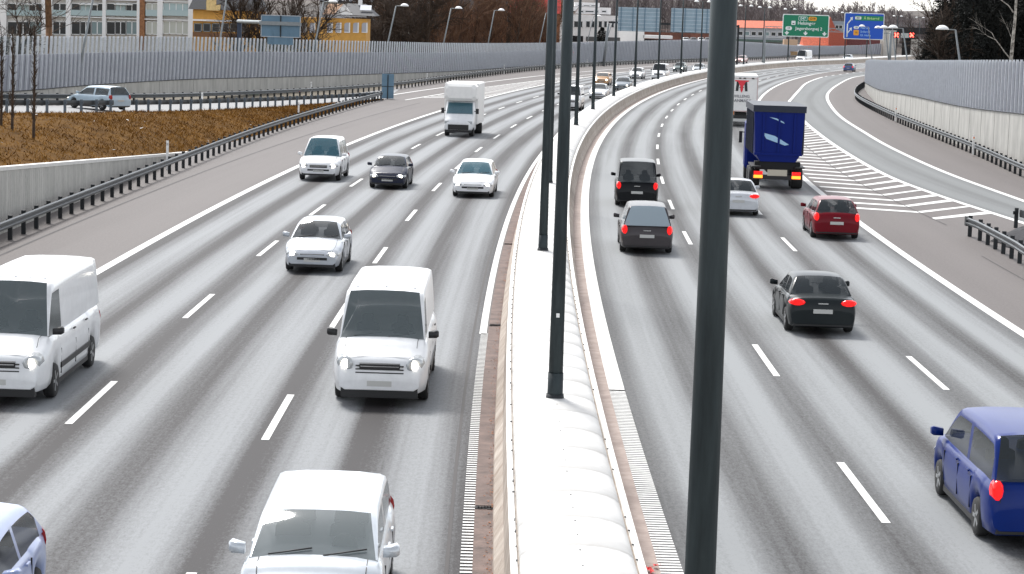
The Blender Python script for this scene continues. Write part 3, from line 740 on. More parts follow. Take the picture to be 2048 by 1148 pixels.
for (bx_, by_, tx, ty, D, lb) in [(1919, 118, 1911, 60, 168, 'large leaning street lamp in front of the black trees at the right'), (1814, 118, 1806, 57, 225, 'leaning street lamp right of the blue sign, second from the black trees'), (1791, 118, 1785, 57, 262, 'leaning street lamp just right of the blue sign'), (1777, 118, 1771, 57, 300, 'leaning street lamp at the right edge of the blue sign'), (1744, 118, 1737, 54, 345, 'leaning street lamp below the middle of the blue sign')]:
    leaner(bx_, by_, tx, ty, D, -1, lb)

# ------------------------------------------------------------------ terrain behind
def hill_z(x, y): return max(0, (y-640)/90)*5
hb = MB(); xs = [-500+k*40 for k in range(31)]; ys = [700, 740, 800, 880, 1000]
for y in ys:
    for x in xs:
        z = {700: -.1, 740: 4.5, 800: 8.5, 880: 10, 1000: 10}[y]*(1.25+.35*math.sin(x*.013+1)+.2*math.sin(x*.05)) if x < 215 else {700: -.1, 740: 1.5, 800: 4, 880: 6, 1000: 6}[y]
        hb.v.append((x+(y-700)*.1, y, z))
for j in range(len(ys)-1):
    for i in range(len(xs)-1): a = j*len(xs)+i; hb.f.append((a, a+1, a+len(xs)+1, a+len(xs))); hb.sm.append(True)
tag(hb.build('hill', mat('hill_soil', (.09, .075, .065), .95, noise=.5, nscale=.08)), kind='structure')

# ------------------------------------------------------------------ trees
M_bark = mat('bark', (.055, .036, .024), .95, noise=.5, nscale=3)
M_twig = mat('twigs', (.045, .028, .018), .95, noise=.6, nscale=.5)
M_twig2 = mat('twigs_reddish', (.21, .11, .06), .95, col2=(.045, .018, .011), nscale=.5)
M_ever = mat('evergreen', (.004, .0055, .004), .9, noise=.6, nscale=1.2)
M_birch = mat('birch_bark', (.62, .58, .52), .8, col2=(.06, .05, .04), nscale=5)
def grow(tr, cr, p, d, L, r, lv, rnd, up=.15, br=4, spread=.6, lmin=0):
    n = 3 if lv >= 2 else 2; q = p
    for k in range(n):
        d2 = (d+Vector((rnd.gauss(0, .12), rnd.gauss(0, .12), rnd.gauss(0, .06)+up*.3))).normalized(); e = q+d2*(L/n)
        ra = r*(1-.45*k/n); rb_ = r*(1-.45*(k+1)/n)
        (tr if lv >= lmin else cr).tube(q, e, ra, rb_, 6 if lv >= 3 else 3, cap=False)
        q = e; d = d2
        if lv > 0:
            for _ in range(br if lv > 1 else br+1):
                a = rnd.uniform(0, 2*PI); t = rnd.uniform(.2, 1); s0 = (q-d*(L/n)*t)
                o = d.orthogonal().normalized(); o = Matrix.Rotation(a, 3, d) @ o
                nd = (d*(1-spread*.5)+o*spread+Vector((0, 0, up))).normalized()
                grow(tr, cr, s0, nd, L*rnd.uniform(.42, .68), r*.5, lv-1, rnd, up, br, spread, lmin)
def bare_proto(seed, H, r, br=3, spread=.65, up=.2, lv=3, tw=None, name='bare_tree'):
    rnd = random.Random(seed); tr = MB(); cr = MB()
    grow(tr, cr, Vector((0, 0, 0)), Vector((0, 0, 1)), H*.62, r, lv, rnd, up, br, spread, lmin=lv)
    t = thing(name, '', 'tree'); tr.build('trunk', M_bark, t, fix=False); cr.build('crown', tw or M_twig, t, fix=False); return t
PT = []
def proto_free(t, D=None):
    """prototype kept at its first place; later ones are copies"""
    PT.append(t); return t
rt = random.Random(21)
spots = []
def place_tree(proto, px, D, sc, label, group, z0=0, used={}):
    if proto.name not in used: used[proto.name] = 1; t = proto
    else: t = copy_tree(proto)
    p = at(px, 60, D); t.location = (p.x, D, z0); t.rotation_euler = (0, 0, rt.uniform(0, 6.28)); t.scale = (sc, sc, sc*rt.uniform(.92, 1.1)); t['label'] = label; t['group'] = group; return t
pA = bare_proto(1, 15, .22, 3, .7, .12); pB = bare_proto(2, 14, .18, 3, .5, .3); pC = bare_proto(3, 13, .16, 3, .55, .22, tw=M_twig2)
G1 = 'bare winter trees behind the left noise wall'
for k, px in enumerate([478, 520, 560, 596, 625]):
    place_tree([pA, pB, pA, pB, pA][k], px, 250+rt.uniform(-10, 20), rt.uniform(.8, 1.0), 'brown bare tree in the loose group behind the small overhead sign back', G1)
for k in range(42):
    px = 748+k*8.8+rt.uniform(-3, 3); D = rt.uniform(330, 410)+max(0, px-930)*.45
    place_tree(rt.choice([pB, pC] if px < 860 else [pC, pC, pC, pB]), px, D, rt.uniform(.85, 1.15), 'slender bare tree in the dense brown thicket behind the left noise wall', 'slender trees of the brown thicket')
for k in range(7):
    px = 735+k*18; place_tree(pA, px, 310+rt.uniform(-8, 25), rt.uniform(.9, 1.15), 'dark broad bare tree at the left end of the brown thicket', 'dark trees right of the yellow house')
place_tree(pA, 30, 175, .7, 'bare tree with thin drooping twigs at the top left corner', G1)
# thick trunk in front of the apartment block
t = thing('bare_tree', 'thick brown tree trunk in front of the white apartment block', 'tree', at(99, 100, 172)*1); t.location.z = 0
tr = MB(); cr = MB(); rnd = random.Random(8); tr.tube((0, 0, 0), (-.05, 0, 6), .27, .25, 12).tube((-.05, 0, 6), (-.35, 0, 13), .25, .2, 12).build('trunk', mat('brown_bark', (.17, .09, .045), .95, noise=.5, nscale=5, nscale_z=.7), t)
for k in range(9):
    z = 5.5+k*.5; a = rnd.uniform(-.5, .5)+(PI if k % 2 else 0); grow(cr, cr, Vector((-.05, 0, z)), Vector((math.cos(a), math.sin(a)*.4, .5)).normalized(), 2.6, .035, 1, rnd, .1, 3, .6)
cr.build('crown', M_bark, t, fix=False)
# saplings on the bank
def sapling(p, H, label, seed):
    t = thing('sapling', label, 'tree', p, 0, 'columnar saplings on the grass bank'); rnd = random.Random(seed); tr = MB(); cr = MB()
    tr.tube((0, 0, -.2), (.03, 0, H*.55), .07, .045, 8, cap=False).tube((.03, 0, H*.55), (0, 0, H), .045, .015, 8)
    k = 0; z = H*.14
    while z < H*.97:
        a = rnd.uniform(0, 2*PI); L = .5*(1-.5*z/H)*rnd.uniform(.6, 1.2); d = Vector((math.cos(a)*.4, math.sin(a)*.4, 1)).normalized()
        cr.tube((0.02, 0, z), Vector((.02, 0, z))+d*L, .02, .009, 4, cap=False)
        for q in (.4, .7): b = Vector((.02, 0, z))+d*L*q; cr.tube(b, b+Vector((rnd.gauss(0, .1), rnd.gauss(0, .1), .13)), .010, .005, 3, cap=False)
        z += H*.012
    tr.build('trunk', M_bark, t); cr.build('crown', M_bark, t, fix=False)
sapling(at(24, 272, 97), 4.6, 'left of the two columnar saplings standing fully on the grass bank', 1)
sapling(at(67, 280, 95), 4.8, 'right of the two columnar saplings standing fully on the grass bank', 2)
sapling(at(2, 262, 99), 3.9, 'columnar sapling cut by the left edge of the picture', 3)
p = at(25, 240, 97); MB().tube(at(-5, 231, 97), at(67, 241, 96), .05, n=6)
# evergreens at the right
def ever_proto(seed, H, R):
    rnd = random.Random(seed); t = thing('evergreen_tree', '', 'tree'); tr = MB().tube((0, 0, 0), (0, 0, H*.9), .25, .06, 8); cr = MB()
    for k in range(1300):
        z = H*(.04+.93*rnd.random()); rr__ = R*(1-(z/H)**1.6)*(.55+.5*rnd.random())*(1+.25*math.sin(z*2.1+seed)); a = rnd.uniform(0, 2*PI)
        c = Vector((math.cos(a)*rr__, math.sin(a)*rr__, z))
        for _ in range(9):
            q = c+Vector((rnd.gauss(0, .35), rnd.gauss(0, .35), rnd.gauss(0, .3))); s = rnd.uniform(.10, .26)
            cr.add([q+Vector((rnd.uniform(-s, s), rnd.uniform(-s, s), rnd.uniform(-s, s))) for _ in range(3)], [(0, 1, 2)])
    tr.build('trunk', M_bark, t); cr.build('crown', M_ever, t, fix=False); return t
eA = ever_proto(1, 16, 2.6); eB = ever_proto(2, 13, 3.0)
for k, px in enumerate([1866, 1886, 1905, 1925, 1944, 1963, 1982, 2001, 2020, 2040, 2062, 1912, 1950, 1990, 2030]):
    D = 285+rt.uniform(-12, 14)+(30 if k > 10 else 0)
    place_tree(eA if k % 2 else eB, px, D, rt.uniform(.95, 1.25) if k > 1 else .72+.2*k, 'black evergreen in the dense dark row behind the right noise wall', 'black evergreens behind the right wall')
place_tree(pB, 1858, 292, .85, 'sparse bare tree at the left end of the black evergreens', 'bare trees at the right')
place_tree(pA, 1892, 275, .9, 'bare tree rising through the black evergreens', 'bare trees at the right')
t = thing('bare_shrub', 'pale twiggy shrub beside the concrete bridge abutment', 'shrub', (at(1843, 110, 420).x, 420, 0)); m_ = MB(); rnd = random.Random(5)
for k in range(26): a = rnd.uniform(0, 2*PI); grow(m_, m_, Vector((0, 0, 1.5)), Vector((math.cos(a)*.6, math.sin(a)*.6, .9)).normalized(), 3., .05, 1, rnd, .05, 3, .6)
m_.build('branches', M_twig, t, fix=False)
# birch
D_ = 190; pl_ = [at(2022, 122, D_), at(2026, 78, D_), at(2030, 40, D_), at(2033, -10, D_), at(2036, -60, D_)]; b0 = Vector((pl_[0].x, D_, 0))
t = thing('birch_tree', 'white barked birch in front of the black evergreens at the right', 'tree', b0); m_ = MB(); pp = Vector((0, 0, 0)); rs = [.16, .15, .14, .12, .10, .08]
for i, q in enumerate(pl_): m_.tube(pp, q-b0, rs[i], rs[i+1], 10, cap=False); pp = q-b0
m_.build('trunk', M_birch, t); m_ = MB(); rnd = random.Random(2)
def limb(pts, r):
    q = [at(a, b, D_)-b0 for a, b in pts]
    for a, b in zip(q[:-1], q[1:]): m_.tube(a, b, r, r*.8, 6, cap=False); r *= .85
    grow(m_, m_, q[-1], (q[-1]-q[-2]).normalized(), 1.6, r*.6, 1, rnd, .1, 3, .6)
limb([(2021, 118), (2010, 105), (2001, 92), (1992, 80), (1975, 72)], .055); limb([(2027, 25), (2018, 12), (2005, 2), (1990, -8)], .06)
limb([(1999, 90), (1990, 78), (1984, 66), (1972, 58)], .035); limb([(2024, 78), (2019, 66)], .03)
m_.build('branches', M_birch, t, fix=False)
# far wood reads as one mass
wd = MB(); rnd = random.Random(31)
def ridge(px):
    K = [(1180, -30), (1400, -30), (1600, -12), (1640, 8), (1660, 14), (1690, 4), (1720, 0), (1750, 4), (1780, 8), (1805, 18), (1830, 27), (1860, 34), (2000, 30)]
    for (a, ya), (b, yb) in zip(K[:-1], K[1:]):
        if a <= px <= b: return ya+(yb-ya)*(px-a)/(b-a)
    return 0
for k in range(900):
    px = rnd.uniform(1190, 1895); D = rnd.uniform(690, 800); f = rnd.random()**.6; py = ridge(px)+rnd.uniform(-2, 5)+(1-f)*46
    top = at(px, py, D); H = max(5, top.z-3); b0 = Vector((top.x, D, top.z-H))
    wd.add([b0+Vector((-.22, 0, 0)), b0+Vector((.22, 0, 0)), top], [(0, 1, 2)])
    for j in range(34):
        z = rnd.uniform(.25, 1.0); q = b0+Vector((0, 0, H*z)); a = rnd.uniform(0, 2*PI); L = rnd.uniform(1.2, 3.4)*(1.25-z*.8)
        e = q+Vector((math.cos(a)*L, math.sin(a)*L, L*rnd.uniform(.5, 1.5))); w2 = rnd.uniform(.05, .12)
        wd.add([q+Vector((-w2, 0, 0)), q+Vector((w2, 0, w2)), e], [(0, 1, 2)])
tag(wd.build('far_wood', mat('far_wood_twigs', (.16, .135, .135), .95, noise=.5, nscale=.05), fix=False), 'grey brown leafless wood on the rise far beyond the signs', 'wood', kind='stuff')

# ------------------------------------------------------------------ buildings
M_wht = mat('white_render', (.88, .87, .86), .7, noise=.05, nscale=.5); M_wht2 = mat('white_frame', (.88, .88, .87), .5)
M_wind = mat('dark_window', (.015, .018, .022), .12); M_wing = mat('grey_window', (.20, .27, .28), .15); M_bal = mat('balcony_glass', (.42, .53, .54), .25)
M_brick = mat('orange_brick', (.32, .15, .07), .85, noise=.35, nscale=3); M_yel = mat('yellow_render', (.66, .35, .08), .8, noise=.15, nscale=.8)
M_slate = mat('slate_roof', (.02, .022, .03), .7, noise=.3); M_redr = mat('red_tiles', (.62, .13, .06), .7, noise=.25, nscale=2); M_curt = mat('curtained_window', (.55, .56, .50), .5)
def pane(parent, px0, px1, py0, py1, D, m, yo=0, bars=0, frame=M_wht2, name='window'):
    a = at(px0, py0, D); b = at(px1, py1, D); x0, x1, z1, z0 = a.x, b.x, a.z, b.z; L = parent.location
    o = MB().box(((x0+x1)/2, yo-.02, (z0+z1)/2-L.z), (x1-x0, .06, z1-z0)); o.v = [(v[0]-L.x, v[1], v[2]) for v in o.v]; w1 = o.build(name, m, parent)
    f = MB(); zc = (z0+z1)/2-L.z; 
    for k in range(bars+2): f.box((x0+(x1-x0)*k/(bars+1)-L.x, yo-.06, zc), (.12, .08, z1-z0+.1))
    for z in (z0-L.z, z1-L.z): f.box(((x0+x1)/2-L.x, yo-.065, z), (x1-x0+.12, .07, .1))
    f.build('frame', frame, w1); return w1
def slab(parent, px0, px1, py0, py1, D, m, name, dep=.3, yo=0):
    a = at(px0, py0, D); b = at(px1, py1, D); L = parent.location
    return MB().box(((a.x+b.x)/2-L.x, yo+dep/2, (a.z+b.z)/2-L.z), (b.x-a.x, dep, a.z-b.z)).build(name, m, parent)
# apartment block
D_ = 340; ab = thing('apartment_building', 'white apartment block with glazed balconies behind the left noise wall', 'building', (at(190, 50, D_).x, D_, 0))
MB().box((0, 6.2, 7), (31.5, 12, 14.2)).build('wall', mat('block_wall', (.80, .76, .71), .8, noise=.06), ab)
MB().box((0, 6.2, 14.25), (32, 12.6, .3)).build('roof', M_slate, ab)
bays = [(-20, -2, 1), (15, 86, 0), (106, 135, 2), (143, 208, 0), (213, 277, 0), (292, 318, 2), (326, 380, 3)]
for fl in range(4):
    y0 = 42-fl*36.5
    slab(ab, -30, 387, y0-13, y0-2, D_, M_wht, 'balcony_band', .5, -.75)
    for (x0, x1, ty) in bays:
        if ty == 3: pane(ab, x0+1, x1-1, y0, y0+27, D_, M_curt if fl == 0 else M_bal, -.3, 3)
        elif ty == 2: pane(ab, x0+1, x1-1, y0+1, y0+27, D_, M_wind if x0 < 200 else M_curt, -.3, 1)
        elif ty == 1: pane(ab, x0, x1, y0, y0+27, D_, M_wind, -.3, 1)
        else:
            d = (x1-x0); pane(ab, x0+1, x0+d*.28, y0+1, y0+27, D_, M_wind, -.3, 0); pane(ab, x0+d*.29, x0+d*.62, y0+1, y0+27, D_, M_wind if fl == 0 else M_bal, -.3, 1)
            pane(ab, x0+d*.63, x1-1, y0+1, y0+27, D_, M_wing if fl == 0 else M_wind, -.3, 1)
        if fl > 0:
            slab(ab, x0+1, x1-1, y0+14, y0+27, D_, M_bal, 'balcony_glass', .08, -.85)
            if ty == 0: slab(ab, x0+(x1-x0)*.28, x0+(x1-x0)*.85, y0+2, y0+5, D_, M_wht2, 'awning', .9, -1.4)
for (x0, x1) in [(2, 15), (86, 106), (135, 143), (208, 213), (277, 280), (318, 326), (380, 386)]: slab(ab, x0, x1, -120, 100, D_, M_wht, 'pier', .9, -.9)
slab(ab, 280, 290, -120, 100, D_, M_brick, 'brick_strip', .8, -.8)
# yellow pavilion
D_ = 300; yb = thing('yellow_pavilion', 'low ochre building with black roof between the white block and the overhead sign back', 'building', (at(440, 50, D_).x, D_, 0))
slab(yb, 386, 520, 17, 110, D_, M_yel, 'wall', 6, 0); slab(yb, 386, 500, 38, 45, D_, M_wht, 'cornice', .8, -.6); slab(yb, 386, 500, 64, 76, D_, mat('brown_plinth', (.2, .1, .05), .8), 'plinth', .3, -.2)
for k in range(6): pane(yb, 389+k*18, 403+k*18, 47, 63, D_, M_wind, -.1, 0, M_pole2)
a = at(378, 18, D_); b = at(530, 18, D_); L = yb.location; x0, x1, z0 = a.x-L.x, b.x-L.x, a.z
MB().add([(x0, -.8, z0), (x1, -.8, z0), (x1-2, 3, z0+3.4), (x0+1, 3, z0+3.4), (x0, 6.8, z0), (x1, 6.8, z0)], [(0, 1, 2, 3), (4, 5, 2, 3), (0, 3, 4), (1, 2, 5), (0, 4, 5, 1)]).build('roof', M_slate, yb)
a = at(424, 10, D_); MB().box((a.x-L.x, -.7, z0+1.2), (1.2, .8, 2.6)).box((a.x-L.x+.3, -.7, z0+.3), (1.8, .7, .8)).build('dormer', mat('pale_yellow', (.75, .55, .25), .7, noise=.2), yb)
# yellow house
D_ = 285; yh = thing('yellow_house', 'yellow house with white arched windows and a white pediment behind the left noise wall', 'house', (at(668, 60, D_).x, D_, 0)); L = yh.location
slab(yh, 596, 731, 34, 110, D_, M_yel, 'wall', 8, 0); slab(yh, 594, 733, 28.5, 34.5, D_, mat('eaves_grey', (.5, .49, .5), .7), 'eaves', 1.0, -.5)
for k in range(8):
    x0 = 602+k*17.4
    if 634 < x0 < 650: continue
    a = at(x0, 45, D_); b = at(x0+11, 65, D_); xc = (a.x+b.x)/2-L.x; wd_ = b.x-a.x; zt, zb_ = a.z, b.z
    ring = [(-wd_/2, zb_), (wd_/2, zb_)]+[(wd_/2*math.cos(t*PI/8), zt-.25+.25*math.sin(t*PI/8)) for t in range(9)]
    w1 = MB().loft([[Vector((xc+x, -.02, z)) for x, z in ring], [Vector((xc+x, -.07, z)) for x, z in ring]], smooth=False).build('window', mat('grey_curtain', (.42, .42, .46), .4), yh)
    MB().box((xc+wd_/2-.07, -.09, (zt+zb_)/2), (.16, .06, zt-zb_)).box((xc, -.09, zb_), (wd_, .1, .08)).build('frame', M_wht2, w1)
a = at(668, 29, D_); b = at(706, 29, D_); ap = at(688, 8, D_)
MB().add([(a.x-L.x, -.55, a.z), (b.x-L.x, -.55, a.z), (ap.x-L.x, -.55, ap.z), (a.x-L.x, -.2, a.z), (b.x-L.x, -.2, a.z), (ap.x-L.x, -.2, ap.z)], [(0, 1, 2), (5, 4, 3), (0, 3, 4, 1), (1, 4, 5, 2), (2, 5, 3, 0)]).build('pediment', M_wht, yh)
x0, x1 = at(646, 29, D_).x-L.x, at(752, 29, D_).x-L.x; zr = at(700, 7, D_).z
MB().add([(ap.x-L.x-.2, -.6, a.z), (x1, -.6, a.z-.05), (x1-1.5, 3.5, zr), (ap.x-L.x+.2, 3.5, zr+.02), (x1, 8, a.z), (ap.x-L.x, 8, a.z)], [(0, 1, 2, 3), (4, 5, 3, 2), (1, 4, 2)]).build('roof', M_slate, yh)
MB().add([(x0, -.6, a.z), (ap.x-L.x-.3, -.6, a.z), (ap.x-L.x-.3, 3.5, zr-.1), (x0+.4, 3.5, zr-.1), (x0, 8, a.z), (ap.x-L.x-.3, 8, a.z)], [(0, 1, 2, 3), (4, 5, 2, 3), (0, 3, 4)]).build('roof', mat('brown_tiles', (.26, .13, .06), .8, noise=.3, nscale=3), yh)
a = at(717, 15, D_); b = at(744, 25, D_)
MB().box(((a.x+b.x)/2-L.x, 1.0, (a.z+b.z)/2+.25), (b.x-a.x-.3, .12, 1.0), mtx=Matrix.Rotation(-.9, 3, 'X')).build('skylight', mat('skylight', (.75, .76, .8), .3), yh)
a = at(717, 8, D_); MB().box((a.x-L.x, 3.2, zr+.1), (.5, .5, .8)).build('chimney', M_wht, yh)
# long pale building behind
D_ = 430; lb_ = thing('long_building', 'long pale building with a flat roof edge above the yellow house', 'building', (at(770, 0, D_).x, D_, 0))
slab(lb_, 640, 905, -28, 60, D_, mat('grey_wall', (.5, .51, .54), .8), 'wall', 8, 0)
for k in range(18): pane(lb_, 648+k*14.3, 656+k*14.3, -4, 3, D_, M_wind, -.02, 0)
slab(lb_, 640, 905, 4, 9, D_, M_slate, 'roof_edge', 1, -.9)
# brick building behind the thicket
D_ = 440; bb = thing('brick_building', 'long orange brick building hidden behind the brown thicket', 'building', (at(985, 50, D_).x, D_, 0))
slab(bb, 850, 1118, 20, 110, D_, mat('thicket_brick', (.30, .125, .06), .85, noise=.5, nscale=1.2), 'wall', 10, 0)
for j in range(2):
    for k in range(15):
        if k % 3 == 2: continue
        pane(bb, 862+k*17, 870+k*17, 32+j*22, 44+j*22, D_, M_wind, -.02, 0, M_pole2)
a = at(845, 20, D_); b = at(1015, 20, D_); L = bb.location
MB().add([(a.x-L.x, -.6, a.z), (b.x-L.x, -.6, a.z), (b.x-L.x, 5, a.z+4.6), (a.x-L.x, 5, a.z+4.6), (a.x-L.x, 10.6, a.z), (b.x-L.x, 10.6, a.z)], [(0, 1, 2, 3), (4, 5, 2, 3), (0, 3, 4), (1, 2, 5)]).build('roof', M_slate, bb)
slab(bb, 905, 985, 6, 13, D_, mat('roof_snow', (.5, .5, .53), .6, noise=.5, nscale=2), 'roof_windows', .15, 1.5)
a = at(1015, 20, D_); b = at(1122, 20, D_)
MB().add([(a.x-L.x, -.65, a.z-.4), (b.x-L.x, -.65, a.z-.4), (b.x-L.x, 5.1, a.z+5.2), (a.x-L.x, 5.1, a.z+5.2), (a.x-L.x, 10.6, a.z), (b.x-L.x, 10.6, a.z)], [(0, 1, 2, 3), (4, 5, 2, 3), (0, 3, 4), (1, 2, 5)]).build('roof', mat('crimson_tiles', (.42, .035, .025), .8, noise=.6, nscale=1.2), bb)
# white modern house
D_ = 480; wh = thing('modern_house', 'white flat roofed modern house with small black windows left of the sign backs', 'house', (at(1180, 60, D_).x, D_, 0))
slab(wh, 1118, 1236, 28, 110, D_, M_wht, 'wall', 9, 0); slab(wh, 1140, 1222, 13, 29, D_, M_wht, 'upper_storey', 6, 1.5); slab(wh, 1150, 1200, 4, 14, D_, M_wht, 'roof_house', 4, 2.5)
for (x0, x1) in [(1148, 1165), (1172, 1180), (1183, 1189), (1197, 1204), (1208, 1214), (1223, 1228)]: pane(wh, x0, x1, 42, 55, D_, M_wind, -.02, 1 if x1-x0 > 10 else 0)
for (x0, x1) in [(1142, 1150), (1159, 1167), (1171, 1188), (1191, 1197), (1204, 1213)]: pane(wh, x0, x1, 21, 25, D_, M_wind, 1.45, 0)
for (x0, x1) in [(1156, 1164), (1168, 1180), (1183, 1195)]: pane(wh, x0, x1, 10, 13, D_, M_wind, 2.45, 0)
slab(wh, 1134, 1166, 71, 84, D_, M_dark, 'garage_opening', .3, -.1); slab(wh, 1172, 1240, 73, 84, D_, mat('grey_shutter', (.10, .10, .10), .6), 'garage_shutter', .3, -.1)
tag(MB().add([at(1139, 66, 470), at(1146, 66, 470), at(1140, 40, 470), at(1139, 66, 471), at(1146, 66, 471), at(1140, 40, 471)], [(0, 1, 2), (5, 4, 3), (0, 3, 4, 1), (1, 4, 5, 2), (2, 5, 3, 0)]).build('porch_roof', M_slate, None), 'dark pointed porch roof in front of the white modern house', 'roof')
t = thing('clipped_bush', 'dark conical evergreen in front of the white modern house', 'bush', (at(1204, 60, 450).x, 450, 0)); m_ = MB(); rnd = random.Random(3)
for k in range(1500):
    z = rnd.uniform(2.5, 6.2); r_ = .95*min(1, (6.6-z)/1.6)*rnd.uniform(.5, 1.05); a = rnd.uniform(0, 2*PI); q = Vector((r_*math.cos(a), r_*math.sin(a), z)); m_.add([q+Vector((rnd.uniform(-.2, .2), rnd.uniform(-.2, .2), rnd.uniform(-.2, .2))) for _ in range(3)], [(0, 1, 2)])
m_.build('foliage', M_ever, t, fix=False); MB().tube((0, 0, 0), (0, 0, 5), .12).build('trunk', M_bark, t)
lw_ = thing('low_building', 'low white annex right of the white modern house', 'building', (at(1260, 70, 500).x, 500, 0))
slab(lw_, 1236, 1287, 60, 110, 500, M_wht, 'wall', 6, 0); slab(lw_, 1287, 1345, 70, 78, 500, M_wht, 'roof', 6, 0); slab(lw_, 1288, 1345, 78, 110, 500, M_dark, 'opening', 5, .3)
h2 = thing('brown_building', 'low red brown building below the two sign backs', 'building', (at(1330, 70, 600).x, 600, 0))
slab(h2, 1270, 1450, 63, 120, 600, mat('red_brown_wall', (.20, .085, .06), .85, noise=.4, nscale=.4), 'wall', 6, 0); slab(h2, 1268, 1452, 58, 64, 600, mat('brown_roof', (.3, .14, .1), .8), 'roof', 7, -.4)
# red roofed row
D_ = 600; rrw = thing('row_building', 'long grey building with a red roof left of the green sign', 'building', (at(1505, 70, D_).x, D_, 0)); L = rrw.location
slab(rrw, 1430, 1570, 52, 120, D_, mat('grey_row', (.42, .43, .46), .8, noise=.1), 'wall', 8, 0)
a = at(1426, 54, D_); b = at(1574, 57, D_)
MB().add([(a.x-L.x, -.6, a.z), (b.x-L.x, -.6, b.z), (b.x-L.x, 4, b.z+1.9), (a.x-L.x, 4, a.z+1.9), (a.x-L.x, 8.6, a.z), (b.x-L.x, 8.6, b.z)], [(0, 1, 2, 3), (4, 5, 2, 3), (0, 3, 4), (1, 2, 5)]).build('roof', M_redr, rrw)
for k in range(9): pane(rrw, 1450+k*13.2, 1459+k*13.2, 62+k*.3, 70+k*.3, D_, M_wind if k % 3 else M_wing, -.02, 0)
slab(rrw, 1448, 1566, 72, 75, D_, M_wht, 'sill_band', .3, -.3)
slab(rrw, 1452, 1566, 77, 85, D_, mat('green_canopy', (.10, .15, .13), .8, noise=.4), 'canopy', 2, -2); slab(rrw, 1455, 1560, 85, 88, D_, M_dark, 'canopy_painted_shade', .2, -.3)  # solid dark strip stands in for the shade under the canopy
gw = thing('graffiti_wall', 'pale grey wall with dark graffiti scrawls below the red roofed row', 'wall', (at(1520, 95, 575).x, 575, 0))
slab(gw, 1440, 1600, 87, 118, 575, mat('pale_wall', (.52, .53, .56), .8, noise=.1), 'wall', .4, 0); m_ = MB(); rnd = random.Random(6)
for (c0_, c1_, n) in ((1456, 1482, 9), (1508, 1534, 14)):
    for k in range(n):
        q = at(rnd.uniform(c0_, c1_), rnd.uniform(92, 101), 574.9)-gw.location; pv = q
        for j in range(4): nx = pv+Vector((rnd.uniform(-.5, .5), 0, rnd.uniform(-.6, .6))); m_.tube(pv, nx, .06, n=4); pv = nx
m_.build('graffiti', mat('graffiti_paint', (.08, .07, .10), .6), gw)
tag(MB().box((at(1500, 108, 560).x, 560, .4), (24, 3, 1.9)).build('dry_verge', mat('dry_verge', (.33, .22, .12), .95, noise=.6, nscale=1.)), 'strip of dry brown verge below the graffiti wall', 'verge')
tag(MB().box((at(1580, 90, 590).x, 590, 2), (3.5, 3, 4.2)).build('beige_shed', mat('beige_shed', (.55, .38, .26), .8)), 'small beige shed left below the green sign', 'shed')
# red house right of it
D_ = 640; rh = thing('red_house', 'red roofed house with a tall red gable between the green and the blue sign', 'house', (at(1645, 80, D_).x, D_, 0)); L = rh.location
slab(rh, 1600, 1690, 90, 120, D_, M_wht, 'wall', 8, 0)
a = at(1606, 91, D_); b = at(1668, 91, D_); MB().add([(a.x-L.x, -.6, a.z), (b.x-L.x, -.6, b.z), (b.x-L.x, 3, b.z+3.2), (a.x-L.x, 3, a.z+3.2), (a.x-L.x, 8, a.z), (b.x-L.x, 8, b.z)], [(0, 1, 2, 3), (4, 5, 2, 3), (0, 3, 4), (1, 2, 5)]).build('roof', M_redr, rh)
a = at(1656, 92, D_); b = at(1692, 92, D_); tp = at(1660, 34, D_); t2 = at(1692, 66, D_)
MB().loft([[(a.x-L.x, -1, a.z), (b.x-L.x, -1, b.z), (t2.x-L.x, -1, t2.z), (a.x-L.x+2, -1, t2.z+.8), (tp.x-L.x, -1, tp.z), (a.x-L.x, -1, tp.z-.5)], [(a.x-L.x, 3, a.z), (b.x-L.x, 3, b.z), (t2.x-L.x, 3, t2.z), (a.x-L.x+2, 3, t2.z+.8), (tp.x-L.x, 3, tp.z), (a.x-L.x, 3, tp.z-.5)]], smooth=False).build('gable', mat('red_brick_gable', (.42, .10, .06), .8, noise=.2), rh)
slab(rh, 1666, 1700, 42, 66, D_, mat('grey_dormer', (.28, .32, .36), .6), 'dormer', 3, -.5); pane(rh, 1670, 1684, 50, 58, D_, M_wind, -.55, 1)
slab(rh, 1688, 1760, 76, 92, D_, mat('dark_red_wall', (.16, .05, .05), .8, noise=.5), 'annex', 5, 0)
# far overpass with lane signals
D_ = 640; br_ = thing('overpass', 'black road bridge with pale concrete abutments far beyond the blue sign', 'bridge', (at(1820, 80, D_).x, D_, 0))
slab(br_, 1764, 2050, 53, 75, D_, mat('bridge_black', (.02, .02, .022), .8), 'deck', 9, 0)
slab(br_, 1768, 1791, 60, 118, D_, mat('abutment', (.55, .52, .47), .8, noise=.15), 'abutment', 9, -.6); slab(br_, 1822, 1900, 78, 118, D_, mat('abutment', (.5, .48, .45), .8), 'abutment', 9, -.6)
slab(br_, 1791, 1822, 75, 118, D_+12, M_dark, 'underpass', .3, 0)
m_ = MB(); L = br_.location
for k in range(40): q = at(1764+k*5, 50, D_)-L; m_.box((q.x, .1, q.z+.1), (.06, .06, 1.0))
q = at(1764, 49, D_)-L; q2 = at(1960, 55, D_)-L; m_.tube(q, q2, .04, n=4); m_.build('railing', M_pole2, br_)
